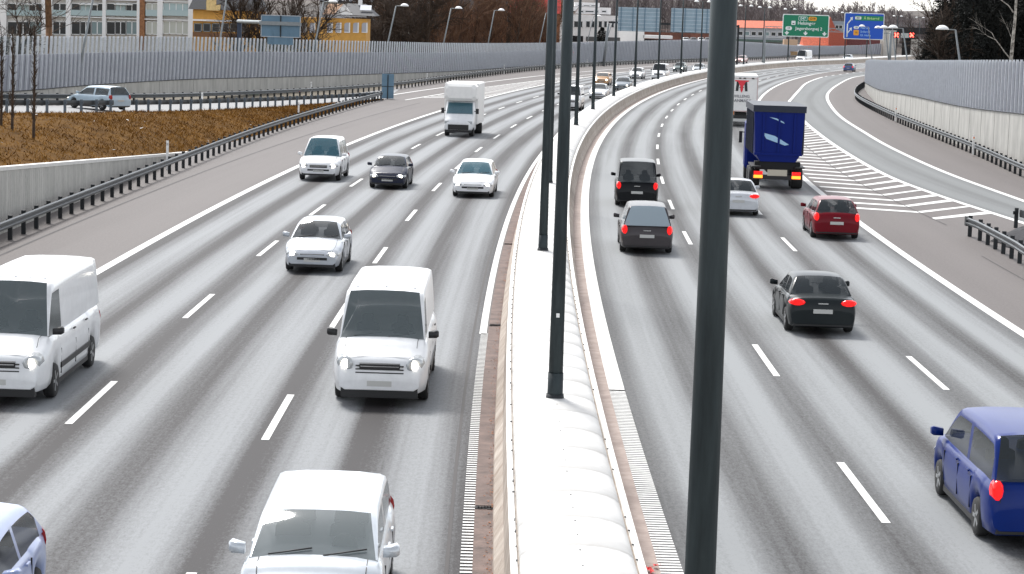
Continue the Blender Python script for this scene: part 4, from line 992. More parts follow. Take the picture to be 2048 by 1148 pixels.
for (px, py, lb) in ((1793, 70, 'leftmost glowing red lane signal on the black bridge'), (1824, 70, 'middle glowing red lane signal on the black bridge'), (1876, 72, 'rightmost glowing red lane signal among the dark twigs')):
    q = at(px, py, D_-1.5); t = thing('lane_signal', lb, 'traffic signal', q, 0, 'red lane signals on the far bridge'); MB().box((0, .15, 0), (1.5, .2, 1.5)).build('case', M_black, t)
    m_ = MB()
    for sg in (-1, 1): m_.box((0, -.02, 0), (1.45, .08, .34), mtx=Matrix.Rotation(sg*PI/4, 3, 'Y'))
    m_.build('cross', mat('signal_red', (1, .08, .05), .4, emit=5, ecol=(1, .06, .04)), t)
q = at(1811, 71, D_-1.2); tag(MB().box(q, (2.6, .2, 1.3)).build('bridge_board', mat('bridge_board', (.45, .5, .48), .6)), 'pale board between the red lane signals on the black bridge', 'board')
# ------------------------------------------------------------------ vehicles
PAINT = {}
def paint(name, col, metal=.0, rough=.28):
    return mat('paint_'+name, col, rough, metal, coat=.35 if max(col) > .4 else .05, spec=.5 if max(col) > .4 else .18, col2=tuple(c*.86 for c in col), nscale=3)
def lerpt(tab, x):
    if x <= tab[0][0]: return tab[0][1]
    for (a, ya), (b, yb) in zip(tab[:-1], tab[1:]):
        if x <= b: return ya+(yb-ya)*(x-a)/(b-a)
    return tab[-1][1]
def vehicle(name, label, cat, pos, rz, col, L=4.4, W=1.78, H=1.45, kind='hatch', metal=0., lights='front', group='cars on the motorway', frontlit=True, roof_m=None, glass_m=None, hatchdark=False, plate=True, parts=2):
    """x forward, y left. kind: hatch, sedan, wagon, suv, van, minivan"""
    t = thing(name, label, cat, pos, rz, group); bm = paint(col[0], col[1], metal); gm = glass_m or M_glass
    X0, X1 = -L/2, L/2; wr = .31 if kind not in ('van', 'suv') else .35; xf = X1-.19*L; xr = X0+.19*L
    K = {  # hood front z, cowl z, cowl x, wind top x, roof rear x, rear base x, deck z
        'hatch': (.70, .95, .22, .045, -.36, -.475, .98), 'sedan': (.68, .93, .20, .02, -.24, -.36, .98), 'wagon': (.69, .94, .22, .06, -.42, -.485, .97),
        'suv': (.86, 1.10, .24, .10, -.38, -.47, 1.10), 'minivan': (.80, 1.05, .31, .12, -.40, -.485, 1.05), 'van': (1.0, 1.30, .365, .27, -.485, -.497, 1.3)}[kind]
    hf, hc, xc, xw, xrr, xb, dk = K; xc *= L; xw *= L; xrr *= L; xb *= L
    gz = .19 if kind not in ('suv', 'van') else .26
    top = [(X0, .62), (X0+.03, .80), (X0+.10, dk-.05), (xb-.02 if xb-.02 > X0+.12 else X0+.12, dk), (xb+.15, dk), (xc-.3, (hc+dk)/2), (xc, hc), (xc+.25, hc-.025), (X1-.45, hf+.06), (X1-.18, hf), (X1-.05, hf-.12), (X1, .52)]
    xs = sorted(set([X0, X0+.02, X0+.06, X0+.12, X0+.2, X0+.3]+[xr+wr*1.15*math.cos(PI*k/8) for k in range(9)]+[xf+wr*1.15*math.cos(PI*k/8) for k in range(9)]+[X0+.5+k*(L-1.)/13 for k in range(14)]+[X1-.3, X1-.2, X1-.12, X1-.06, X1-.02, X1]))
    rings = []
    for x in xs:
        zt = lerpt(top, x); zb = gz
        for wx in (xr, xf):
            if abs(x-wx) <= wr*1.15+1e-6: zb = max(zb, .30+math.sqrt(max(0, (wr*1.15)**2-(x-wx)**2))) if kind != 'x' else zb
        if x-X0 < .12: zb = gz+.10*(1-(x-X0)/.12)
        if X1-x < .12: zb = gz+.10*(1-(X1-x)/.12)
        zb = min(zb, zt-.12)
        nose = max(0, (x-(X1-.75))/.75); tail = max(0, ((X0+.55)-x)/.55)
        hw = W/2*(1-.17*nose**2.2-.09*tail**2.4)
        hh = zt-zb; pr = [(0, zb), (.86, zb), (.955, zb+.05), (.985, zb+min(.2, hh*.3)), (1.0, zb+hh*.52), (.985, zb+hh*.74), (.95, zt-hh*.12), (.88, zt-.012), (.6, zt+.018), (.3, zt+.03), (0, zt+.033)]
        ring = [Vector((x, -a*hw, z)) for a, z in pr]+[Vector((x, a*hw, z)) for a, z in reversed(pr[1:-1])]
        rings.append(ring)
    MBb = MB().loft(rings)
    # greenhouse
    wb, wt = W/2*.90, W/2*(.70 if kind not in ('van', 'minivan') else .82)
    roofz = lambda x: H-.02-.035*((x-(xw+xrr)/2)/((xw-xrr)/2))**2
    nS = 7; st = [xb+(xrr-xb)*k/nS for k in range(nS)]+[xrr+(xw-xrr)*k/14 for k in range(14)]+[xw+(xc-xw)*k/nS for k in range(nS+1)]
    def zr(x):
        if x < xrr: f = (x-xb)/(xrr-xb); return dk+(roofz(xrr)-dk)*(1-(1-f)**1.25)
        if x > xw: f = (xc-x)/(xc-xw); return hc+(roofz(xw)-hc)*(1-(1-f)**1.18)
        return roofz(x)
    GH = []
    for x in st:
        z0 = dk+(hc-dk)*max(0, min(1, (x-xb)/(xc-xb)))-.03; z1 = max(zr(x), z0+.012); h = (z1-z0)/(H-z0)
        def yy(z): return wb-(wb-wt)*((z-z0)/(H-z0))**1.15
        cr = .035*h
        ys = [(yy(z0), z0), (yy(z0+(z1-z0)*.80), z0+(z1-z0)*.80), (yy(z1)-.01, z1-.035*h), (yy(z1)-.07*h-.02, z1), (yy(z1)*.5, z1+cr*.8), (0, z1+cr)]
        GH.append((x, ys))
    body, wsc, rwn, swl, swr = MB(), MB(), MB(), MB(), MB()
    npn = 6
    pill = [xw-.32*L*0, ]
    if kind == 'van': doors = [(xw-.75, xc)]
    elif kind in ('sedan',): doors = [(xrr-.05, xrr+.33*(xw-xrr)-.0), (xrr+.36*(xw-xrr), xrr+.60*(xw-xrr)), (xrr+.64*(xw-xrr), xc)]
    else: doors = [(xb+.25, xrr+.26*(xw-xrr)), (xrr+.29*(xw-xrr), xrr+.58*(xw-xrr)), (xrr+.62*(xw-xrr), xc)]
    for sg in (1, -1):
        for i in range(len(GH)-1):
            (xa, A), (xb2, B_) = GH[i], GH[i+1]; xm = (xa+xb2)/2
            for j in range(5):
                q = [Vector((xa, sg*A[j][0], A[j][1])), Vector((xb2, sg*B_[j][0], B_[j][1])), Vector((xb2, sg*B_[j+1][0], B_[j+1][1])), Vector((xa, sg*A[j+1][0], A[j+1][1]))]
                if sg < 0: q.reverse()
                tgt = body
                if j == 0 and any(a < xm < b for a, b in doors): tgt = swl if sg > 0 else swr
                elif j >= 3 and xm > xw: tgt = wsc
                elif j >= 3 and xm < xrr and not (kind == 'van'): tgt = rwn
                tgt.add(q, [(0, 1, 2, 3)], True)
    MBb.v += []; k0 = len(MBb.v); MBb.v += body.v; MBb.f += [tuple(i+k0 for i in f) for f in body.f]; MBb.sm += body.sm
    def wb_build(mb, nm, m_):
        if not mb.v: return None
        o = mb.build(nm, m_, t, fix=False); b = bmesh.new(); b.from_mesh(o.data); bmesh.ops.remove_doubles(b, verts=b.verts, dist=1e-4); bmesh.ops.recalc_face_normals(b, faces=b.faces); b.to_mesh(o.data); b.free(); return o
    bo = wb_build(MBb, 'body', bm); wb_build(wsc, 'windscreen', gm); wb_build(rwn, 'rear_window', gm); wb_build(swl, 'side_window', gm); wb_build(swr, 'side_window', gm)
    # black lower trim, bumper mouth
    f_ = 1.0
    MB().box((X1-.12, 0, gz+.11), (.20, W*.80, .20 if kind != 'van' else .36)).build('front_bumper', M_black, t); MB().box((X0+.10, 0, gz+.13), (.17, W*.84, .18)).build('rear_bumper', M_black, t)
    for sg in (-1, 1): MB().box(((xf+xr)/2, sg*(W/2-.10), gz+.015), (xf-xr-2*wr*1.15, .12, .10)).build('sill', M_black, t)
    if kind == 'van':
        for k in range(5): MB().box(((xb+xw)/2, -.6+.3*k, H+.004-.012*abs(k-2)), ((xw-xb)*.8, .05, .02)).build('roof_rib', bm, t)
        for sg in (-1, 1):
            MB().box(((xf+xr)/2, sg*(W/2+.004), gz+.34), (xf-xr-2*wr*1.2, .03, .11)).build('side_moulding', M_black, t)
            MB().box((X1-.05, sg*(W/2-.36), gz+.14), (.08, .16, .09)).build('fog_lamp', M_headc, t)
        for k in range(3): MB().box((X1-.035, 0, hf-.30+.07*k), (.05, W*.50, .022)).build('grille_slat', M_black, t)
    else:
        MB().box((X1-.022, 0, gz+.26), (.05, W*.52, .08)).build('lower_intake', M_black, t)
        for sg in (-1, 1): MB().box((X1-.10, sg*(W/2-.24), gz+.20), (.10, .16, .08)).build('fog_lamp', M_headc, t)
    gr_ = MB(); zg = hf-.17
    gr_.box((X1-.055, 0, zg), (.08, W*.42, .13)); gr_.build('grille', M_black, t)
    cb = MB().box((X1-.018, 0, zg+.0), (.02, W*.40, .018)).box((X1-.02, 0, zg+.055), (.02, W*.42, .016)); cb.build('grille_bar', M_chrome, t)
    for sg in (-1, 1):
        hl = MB(); cxh, cyh, czh = X1-.17, sg*(W/2-.27), hf-.13
        rg_ = []
        for k in range(10):
            a = 2*PI*k/10; rg_.append((math.cos(a), math.sin(a)))
        lw, lh = (.20, .085) if kind != 'van' else (.17, .15)
        hl.loft([[Vector((cxh-.10-.06, cyh+sg*.05+u*lw*.9, czh+v*lh*1.1+.02)) for u, v in rg_], [Vector((cxh+.09-sg*u*.07, cyh+u*lw, czh+v*lh)) for u, v in rg_], [Vector((cxh+.125-sg*u*.06, cyh+u*lw*.7, czh+v*lh*.7)) for u, v in rg_]])
        h1 = hl.build('headlight', M_headc, t)
        if lights == 'front' and frontlit:
            MB().lathe([(.001, -.02), (.085, -.01), (.095, .02), (.001, .03)], axis='y', n=12).build('bulb', M_head, h1)
            h1.children[0].rotation_euler = (0, 0, -PI/2); h1.children[0].location = (cxh+.125, cyh-sg*.02, czh)
        # tail light
        tl = MB(); vert = kind in ('van', 'wagon', 'minivan', 'suv', 'hatch'); lw, lh = (.085, .16) if vert else (.20, .085); cyt = sg*(W/2-.15 if vert else W/2-.24); czt = dk-.14 if not kind == 'van' else 1.0
        tl.loft([[Vector((X0+.16, cyt+sg*.03+u*lw, czt+v*lh)) for u, v in rg_], [Vector((X0+.035, cyt+u*lw, czt+v*lh)) for u, v in rg_], [Vector((X0+.0, cyt+u*lw*.7, czt-.01+v*lh*.8)) for u, v in rg_]])
        tl.build('tail_light', M_tail if lights == 'rear' else mat('tail_light_off', (.35, .012, .01), .25), t)
        mi = MB(); mx = xc-.12; mz = hc+.08
        mi.loft([[Vector((mx+.07*a, sg*(W/2-.03), mz+.06*b)) for a, b in ((1, 1), (1, -1), (-1, -1), (-1, 1))], [Vector((mx+.08*a-.02, sg*(W/2+.14), mz+.02+.08*b)) for a, b in ((1, .8), (1, -.9), (-1, -.9), (-1, 1))], [Vector((mx+.05*a-.03, sg*(W/2+.18), mz+.02+.05*b)) for a, b in ((1, 1), (1, -1), (-1, -1), (-1, 1))]]); mi.build('mirror', bm if kind != 'van' else M_black, t)
        if parts > 1:
            dx = (xf+xr)/2
            for x_ in ((xf-wr*1.3-.05), dx-.05, xr+wr*1.5): MB().box((x_, sg*(W/2-.012), gz+.42), (.012, .022, .52)).build('door_gap', M_black, t)
            for x_ in (dx+.12, xr+wr*1.5+.25): MB().box((x_, sg*(W/2-.005), dk-.13), (.18, .03, .03)).build('door_handle', M_black if kind == 'van' else bm, t)
    if parts > 1:
        zs = (hc+dk)/2; seat = mat('seat_fabric', (.05, .05, .055), .9)
        for xs_ in ([xw-.35] if kind == 'van' else [xw-.25, xw-1.15]):
            for sg in (-1, 1):
                MB().loft([[Vector((xs_+a*.07-.03*(z-zs), sg*.36+b*w2_, z)) for a, b in ((1, 1), (1, -1), (-1, -1), (-1, 1))] for z, w2_ in ((zs-.02, .24), (zs+.16, .22), (zs+.2, .12), (zs+.22, .12), (zs+.34, .11), (zs+.37, .08))], smooth=False).build('seat', seat, t)
        sw_ = MB().lathe([(.15, -.012), (.17, 0), (.15, .012), (.13, 0)], c=(0, 0, 0), n=16).build('steering_wheel', M_black, t)
        sw_.rotation_euler = (0, .5, PI/2); sw_.location = (xc-.55, .36, hc+.04)
        tb = lambda x: lerpt(top, x)
        hwx = lambda x: W/2*(1-.17*max(0, (x-(X1-.75))/.75)**2.2)
        for sg in (-1, 1):
            xx_ = [xc-.02+(X1-.16-(xc-.02))*k/8 for k in range(9)]
            MB().loft([[Vector((x, sg*hwx(x)*.76+d, tb(x)+.0085)) for d in (-.006, .006)] for x in xx_], closed=False, caps=False).build('bonnet_gap', M_black, t, fix=False)
            y0_ = .12 if sg > 0 else -.58
            MB().tube((xc-.02, y0_, hc+.035), (xc-.14, y0_+.55, hc+.10), .011, n=5).build('wiper', M_black, t)
        MB().loft([[Vector((X1-.165+d, y*hwx(X1-.165)*.76, hf+.008)) for y in (-1, -.5, 0, .5, 1)] for d in (-.006, .006)], closed=False, caps=False).build('bonnet_gap', M_black, t, fix=False)
        for sg in (-1, 1): MB().box((X0+.028, sg*W*.40, dk-.30), (.02, .012, .36)).build('tailgate_gap', M_black, t)
        if lights == 'rear': MB().box((X0+.012, 0, dk-.16), (.03, .26, .03)).build('tailgate_handle', M_chrome, t)
    if plate: MB().box((X1-.012, 0, gz+.22), (.03, .50, .11)).build('number_plate', M_plate, t); MB().box((X0-.006, 0, .62 if kind != 'van' else .55), (.03, .50, .11)).build('number_plate', M_plate, t)
    ty0 = rm0 = None
    for wx in (xr, xf):
        for sg in (-1, 1):
            wy = sg*(W/2-.12); zc = wr
            if ty0 is None:
                wE = MB().lathe([(wr*.60, -.10), (wr*.93, -.105), (wr, -.07), (wr, .07), (wr*.93, .105), (wr*.60, .10)], n=22).build('tyre', M_tyre, None)
                rE = MB().lathe([(.01, -.085), (wr*.2, -.09), (wr*.55, -.075), (wr*.63, -.095), (wr*.63, .095), (wr*.55, .075), (wr*.2, .09), (.01, .085)], n=22)
                for k in range(5):
                    a = 2*PI*k/5
                    for sy in (-1, 1): rE.box((math.cos(a)*wr*.36, sy*.094, math.sin(a)*wr*.36), (wr*.5, .02, .06), mtx=Matrix.Rotation(-a, 3, 'Y'))
                rE = rE.build('rim', M_rim, None); ty0, rm0 = wE, rE
            else: wE = clone(ty0); rE = clone(rm0)
            wh_ = bpy.data.objects.new('wheel', None); C.objects.link(wh_); wh_.parent = t; wh_.location = (wx, wy, zc); wh_.empty_display_size = .1
            wE.parent = wh_; rE.parent = wh_
    if kind == 'van' and not hatchdark:
        m_ = MB().box((X0-.004, 0, 1.2), (.02, .018, 1.3)); m_.build('rear_door_gap', M_black, t)
    if hatchdark: pass
    return t
def LP(s, off, rev=False):
    p = P(s, off, .012); return p, heading(s)+(PI if rev else 0)
def put(Yv, off, rev): 
    # lane position nearest to the surveyed distance
    s = s_of(Yv); p, h = LP(s, off, rev); return (p.x, p.y, .012), h
WHT = ('white', (.80, .81, .82)); SIL = ('silver', (.50, .53, .57)); 
def car(Yv, off, rev, name, label, cat, col, **kw):
    p, h = put(Yv, off, rev); return vehicle(name, label, cat, p, h, col, lights='rear' if not rev else 'front', **kw)
GLc = 'vehicles driving towards the viewer'; GRc = 'vehicles driving away from the viewer'
M_glass_b = mat('car_glass_teal', (.03, .12, .16), .05, spec=.8, alpha=.78)
# towards the viewer
M_glass_p = mat('car_glass_sky_sheen', (.09, .115, .12), .05, spec=.9, alpha=.75)  # glass colour lightened to carry the reflection of the overcast sky
car(47.2, -11.0, True, 'white_van', 'large white van with lit headlights on the outer left lane, nearest on the left', 'van', WHT, L=6.4, W=2.02, H=2.35, kind='van', group=GLc, glass_m=M_glass_p)
car(48.2, -3.45, True, 'white_van', 'tall white van with lit headlights beside the median, nearest to the camera', 'van', WHT, L=6.0, W=1.95, H=2.25, kind='van', group=GLc, glass_m=M_glass_p)
car(29.6, -3.4, True, 'silver_car', 'pale silver car cut by the bottom edge, only its roof in view', 'car', ('pale_silver', (.60, .64, .68)), metal=.3, L=4.9, W=1.82, H=1.5, kind='minivan', group=GLc, glass_m=M_glass_p)
car(70.2, -7.0, True, 'silver_car', 'silver blue car with lit headlights in the middle left lane', 'car', SIL, metal=.35, L=4.4, W=1.76, H=1.46, kind='hatch', group=GLc)
car(103.5, -7.45, True, 'black_car', 'dark navy car with lit headlights in the middle left lane', 'car', ('navy', (.020, .024, .045)), L=4.3, W=1.74, H=1.42, kind='hatch', group=GLc)
car(107, -11.0, True, 'white_suv', 'white off road car with dark windscreen on the outer left lane', 'car', WHT, L=4.8, W=1.95, H=1.95, kind='suv', group=GLc, glass_m=M_glass_b)
car(100.3, -3.4, True, 'white_estate_car', 'white estate car with blue grey windscreen beside the curve of the median', 'car', WHT, L=4.9, W=1.84, H=1.48, kind='wagon', group=GLc, glass_m=M_glass_b)
car(196.5, -3.25, True, 'white_taxi', 'white van with yellow front lamps half hidden behind the median posts', 'van', WHT, L=5, W=1.95, H=2.1, kind='van', group=GLc, parts=1)
car(227, -3.1, True, 'silver_car', 'silver white car just right of the white van behind the median posts', 'car', ('silver_white', (.68, .70, .73)), L=4.6, W=1.8, H=1.45, kind='sedan', group=GLc, parts=1)
car(272, -7.1, True, 'orange_car', 'grey car with an amber front in the middle lane far up the left carriageway', 'car', ('amber_grey', (.62, .36, .18)), L=4.4, W=1.8, H=1.5, kind='minivan', group=GLc, parts=1)
car(256, -3.1, True, 'silver_car', 'dark silver car beside the median behind the silver white one', 'car', ('dark_silver', (.22, .25, .28)), metal=.3, L=4.6, W=1.8, H=1.45, kind='sedan', group=GLc, parts=1)
car(307, -6.8, True, 'white_car', 'white car in the middle lane far up the left carriageway', 'car', WHT, L=4.5, W=1.8, H=1.48, kind='hatch', group=GLc, parts=1)
car(304, -3.3, True, 'white_van', 'white van beside the far curve of the median', 'van', WHT, L=5.2, W=1.98, H=2.2, kind='van', group=GLc, parts=1)
car(356, -7.0, True, 'dark_car', 'dark car with yellowish lights far up the left carriageway', 'car', ('dark_green', (.10, .14, .14)), L=4.5, W=1.8, H=1.5, kind='wagon', group=GLc, parts=1)
car(353, -3.6, True, 'grey_car', 'small grey car beside the median near the big foreground post', 'car', ('mid_grey', (.36, .40, .43)), L=4.4, W=1.78, H=1.45, kind='hatch', group=GLc, parts=1)
car(449, -13.0, True, 'white_car', 'white and red car far away just left of the big foreground post', 'car', ('white_red', (.75, .45, .42)), L=4.5, W=1.8, H=1.5, kind='hatch', group=GLc, parts=1)
# bus and van far behind the median
car(482, -8.0, True, 'white_minibus', 'long white minibus far behind the median, left of the green sign', 'bus', WHT, L=7.5, W=2.1, H=2.6, kind='van', group=GLc, parts=1)
car(520, -5.0, True, 'pale_car', 'pale blue grey car right behind the far white minibus', 'car', ('pale_blue', (.55, .6, .66)), L=4.6, W=1.8, H=1.5, kind='wagon', group=GLc, parts=1)
car(640, -8.0, True, 'red_car', 'bright red car in the distance below the blue sign', 'car', ('bright_red', (.65, .03, .03)), L=4.6, W=1.8, H=1.5, kind='sedan', group=GLc, parts=1)
# slip road car
q = gnd(196, 216, 1.3); vehicle('pale_car', 'pale blue car driving on the slip road behind the grass bank', 'car', (q.x, q.y, 1.25), math.radians(-40)+PI, ('slip_blue', (.45, .56, .64)), L=4.5, W=1.8, H=1.5, kind='wagon', group=GLc, parts=1)
# bottom left corner
car(27.5, -7.9, True, 'blue_car', 'light blue car leaving at the bottom left corner, only its roof edge in view', 'car', ('light_blue', (.28, .34, .55)), L=4.2, W=1.74, H=1.46, kind='hatch', group=GLc)
# away from the viewer
car(98.6, 3.75, False, 'black_taxi', 'boxy black car with lit red tail lights directly ahead of the grey one', 'car', ('black', (.008, .009, .011)), L=4.7, W=1.85, H=1.95, kind='minivan', group=GRc)
car(79, 3.55, False, 'grey_car', 'grey brown car with pale rear window and red tail lights beside the median', 'car', ('taupe', (.07, .063, .066)), metal=.3, L=4.7, W=1.82, H=1.66, kind='wagon', group=GRc, glass_m=mat('car_glass_sky', (.30, .36, .40), .12))
car(95.5, 7.9, False, 'silver_car', 'light silver car half hidden behind the big foreground post', 'car', ('light_silver', (.62, .64, .67)), metal=.2, L=4.4, W=1.78, H=1.45, kind='sedan', group=GRc)
car(86.6, 10.95, False, 'red_car', 'dark red car in the outer right lane behind the blue truck', 'car', ('dark_red', (.16, .001, .009)), L=4.4, W=1.8, H=1.5, kind='hatch', group=GRc)
car(59.8, 7.25, False, 'black_car', 'black car with lit red tail lights in the middle right lane', 'car', ('black_green', (.015, .02, .022)), L=4.5, W=1.8, H=1.45, kind='sedan', group=GRc)
car(36.6, 7.5, False, 'blue_car', 'large dark blue car at the lower right edge', 'car', ('royal_blue', (.003, .022, .17)), L=4.9, W=1.88, H=1.75, kind='minivan', group=GRc)
car(405, 15.2, False, 'dark_blue_car', 'small dark blue and red car far away at the end of the right noise wall', 'car', ('far_blue', (.10, .14, .30)), L=4.5, W=1.8, H=1.5, kind='hatch', group=GRc, parts=1)

# ---- trucks
def wheel_pair(t, x, W, r=.5, dual=False):
    for sg in (-1, 1):
        wy = sg*(W/2-.18); wh_ = bpy.data.objects.new('wheel', None); C.objects.link(wh_); wh_.parent = t; wh_.location = (x, wy, r); wd_ = .28 if not dual else .52
        MB().lathe([(r*.55, -wd_/2), (r*.94, -wd_/2), (r, -wd_/2+.05), (r, wd_/2-.05), (r*.94, wd_/2), (r*.55, wd_/2)], n=24).build('tyre', M_tyre, wh_)
        MB().lathe([(.01, -wd_/2+.05), (r*.3, -wd_/2+.02), (r*.5, -wd_/2+.09), (r*.58, -wd_/2+.02), (r*.58, wd_/2-.02), (r*.5, wd_/2-.09), (r*.3, wd_/2-.02), (.01, wd_/2-.05)], n=24).build('rim', mat('truck_rim', (.3, .3, .31), .5, .4), wh_)
def rbox(x0, x1, w0, w1, z0, z1, b=.06):
    """bevelled box along x with rear width w0 and front width w1"""
    rings = []
    for x, wv, ins in ((x0, w0, b), (x0+b, w0, 0), (x1-b, w1, 0), (x1, w1, b)):
        h = wv/2-ins; a, c = z0+ins, z1-ins; bb_ = b
        rings.append([Vector((x, y, z)) for y, z in ((-h+bb_, a), (h-bb_, a), (h, a+bb_), (h, c-bb_), (h-bb_, c), (-h+bb_, c), (-h, c-bb_), (-h, a+bb_))])
    return MB().loft(rings, smooth=False)
# white lorry with lettering
p, h = put(180.5, 11.3, False); t = thing('white_lorry', 'tall white box lorry with a red and black emblem seen from behind', 'lorry', p, h, GRc); Lt = 9.5
rbox(-Lt/2, Lt/2-2.3, 2.5, 2.5, 1.12, 3.95).build('cargo_box', mat('lorry_white', (.82, .81, .79), .45, noise=.04), t)
m_ = MB()
for y in (-1.22, 1.22): m_.box((-Lt/2-.01, y, 2.5), (.04, .05, 2.7))
m_.box((-Lt/2-.01, 0, 3.72), (.04, 2.45, .035)).box((-Lt/2-.012, 0, 1.18), (.04, 2.45, .05)); m_.build('door_frame', mat('pinkish_steel', (.52, .36, .36), .5), t)
for y in (-.85, -.2, .15, .8): MB().box((-Lt/2-.03, y, 3.72), (.06, .18, .09)).build('hinge', M_black, t)
em = MB(); X_ = -Lt/2-.02
for sg in (-1, 1):
    em.add([(X_, sg*.18, 3.45), (X_, sg*.40, 3.45), (X_, sg*.46, 2.72), (X_, sg*.26, 2.72)], [(0, 1, 2, 3)])
em.add([(X_, -.2, 3.28), (X_, -.05, 3.28), (X_, .2, 2.98), (X_, .05, 2.98)], [(0, 1, 2, 3)]); em.add([(X_, .2, 3.28), (X_, .05, 3.28), (X_, -.2, 2.98), (X_, -.05, 2.98)], [(0, 1, 2, 3)])
em.build('emblem_black', M_sblk, t, fix=False)
em = MB(); X_ = -Lt/2-.03
em.add([(X_, -.55, 3.56), (X_, .55, 3.56), (X_, .50, 3.46), (X_, -.50, 3.46)], [(0, 1, 2, 3)]); em.add([(X_, -.30, 3.46), (X_, .30, 3.46), (X_, .12, 3.1), (X_, .10, 2.8), (X_, 0, 2.60), (X_, -.10, 2.8), (X_, -.12, 3.1)], [(0, 1, 2, 3, 4, 5, 6)])
em.build('emblem_red', mat('emblem_red', (.75, .03, .05), .4), t, fix=False)
for (st_, z, sz) in (('WILLENG', 2.32, .30), ('DANMARK', 1.98, .32)):
    o = text(t, st_, sz, (-Lt/2-.02, 0, z), mat('lettering_grey', (.22, .22, .24), .5)); o.rotation_euler = (PI/2, 0, -PI/2)
for sg in (-1, 1):
    MB().box((-Lt/2+.02, sg*.82, 1.02), (.12, .62, .26)).build('amber_panel', mat('amber_panel', (.75, .22, .03), .4), t)
    MB().box((-Lt/2+.06, sg*1.12, .72), (.1, .26, .14)).build('tail_light', M_tail, t); MB().box((-Lt/2+1.6, sg*1.18, .9), (3.2, .04, .5)).build('side_guard', M_black, t)
MB().box((-Lt/2+.08, 0, .72), (.12, 2.4, .26)).box((0, 0, .85), (Lt-1, .9, .3)).build('chassis', M_black, t)
MB().box((-Lt/2, 0, .48), (.1, 2.3, .2)).build('bumper', mat('bumper_white', (.6, .6, .58), .5), t)
rbox(Lt/2-2.2, Lt/2, 2.4, 2.3, .5, 2.7, .12).build('cab', mat('lorry_white', (.8, .8, .8)), t)
MB().box((Lt/2-.05, 0, 2.05), (.14, 2.0, .75)).build('windscreen', M_glass, t)
wheel_pair(t, Lt/2-1.1, 2.4, .48); wheel_pair(t, -Lt/2+2.2, 2.4, .48, True)
# blue tipper lorry
p, h = put(113.5, 10.75, False); t = thing('blue_lorry', 'high blue tipper lorry with a dark rim in the outer right lane', 'lorry', p, h, GRc); Lt = 8.6
mblue = mat('lorry_blue', (.001, .012, .15), .45, spec=.15)
rings = []
for x, wv in ((-Lt/2, 2.42), (Lt/2-2.4, 2.42)): rings.append([Vector((x, y, z)) for y, z in ((-.85, 1.35), (.85, 1.35), (wv/2-.1, 1.75), (wv/2, 3.75), (wv/2-.1, 3.78), (-wv/2+.1, 3.78), (-wv/2, 3.75), (-wv/2+.1, 1.75))])
MB().loft(rings, smooth=False).build('tipper_body', mblue, t)
m_ = MB().box((-.0-1.2, 0, 3.9), (Lt-2.3, 2.56, .32)); m_.build('top_rim', mat('rim_navy', (.006, .012, .03), .5), t)
m_ = MB()
for y in (-.75, 0, .75): m_.box((-Lt/2-.03, y, 2.75), (.07, .10, 1.9))
m_.box((-Lt/2-.03, 0, 1.72), (.08, 2.3, .12)); m_.build('rear_ribs', mblue, t)
m_ = MB()
for sg in (-1, 1):
    for k in range(7): m_.box((-Lt/2+.5+k*.85, sg*1.22, 2.7), (.1, .08, 2.0))
m_.build('side_ribs', mat('rim_navy', (.006, .012, .03), .5), t)
MB().add([(-Lt/2-.045, .5, 3.5), (-Lt/2-.045, .1, 3.35), (-Lt/2-.045, -.25, 3.2), (-Lt/2-.045, -.2, 3.28), (-Lt/2-.045, .15, 3.45)], [(0, 1, 2, 3, 4)]).add([(-Lt/2-.045, .8, 2.75), (-Lt/2-.045, .6, 2.45), (-Lt/2-.045, -.3, 2.15), (-Lt/2-.045, -.5, 2.2), (-Lt/2-.045, .2, 2.6)], [(0, 1, 2, 3, 4)]).build('painted_reflections', mat('reflection_tone', (.35, .55, .75), .4), t, fix=False)  # pale shapes painted on as reflections in the blue rear panel
MB().box((-.5, 0, 1.02), (Lt-1.2, 1.0, .4)).box((-Lt/2+.35, 0, 1.15), (.6, 2.2, .38)).build('chassis', M_dark, t)
MB().box((-Lt/2+.05, 0, .60), (.12, 2.35, .22)).build('bumper', M_black, t)
MB().box((-Lt/2-.02, 0, .82), (.05, .95, .3)).build('number_board', mat('board_beige', (.55, .5, .4), .5), t)
for sg in (-1, 1):
    MB().box((-Lt/2-.03, sg*.92, .80), (.08, .42, .15)).build('tail_light', M_tail, t); MB().box((-Lt/2-.03, sg*.92, .62), (.08, .42, .14)).build('indicator', M_amber, t)
    MB().box((-Lt/2+1.0, sg*1.05, 1.12), (3.0, .45, .06)).build('mudguard', M_black, t)
rbox(Lt/2-2.2, Lt/2, 2.45, 2.35, .55, 3.0, .12).build('cab', mblue, t); MB().box((Lt/2-.05, 0, 2.25), (.14, 2.0, .8)).build('windscreen', M_glass, t)
for sg in (-1, 1): MB().box((Lt/2-.5, sg*1.38, 2.1), (.12, .16, .6)).box((Lt/2-.5, sg*1.25, 2.35), (.06, .2, .05)).build('mirror', M_black, t)
wheel_pair(t, Lt/2-1.1, 2.45, .5); wheel_pair(t, -Lt/2+1.3, 2.45, .5, True); wheel_pair(t, -Lt/2+2.6, 2.45, .5, True)
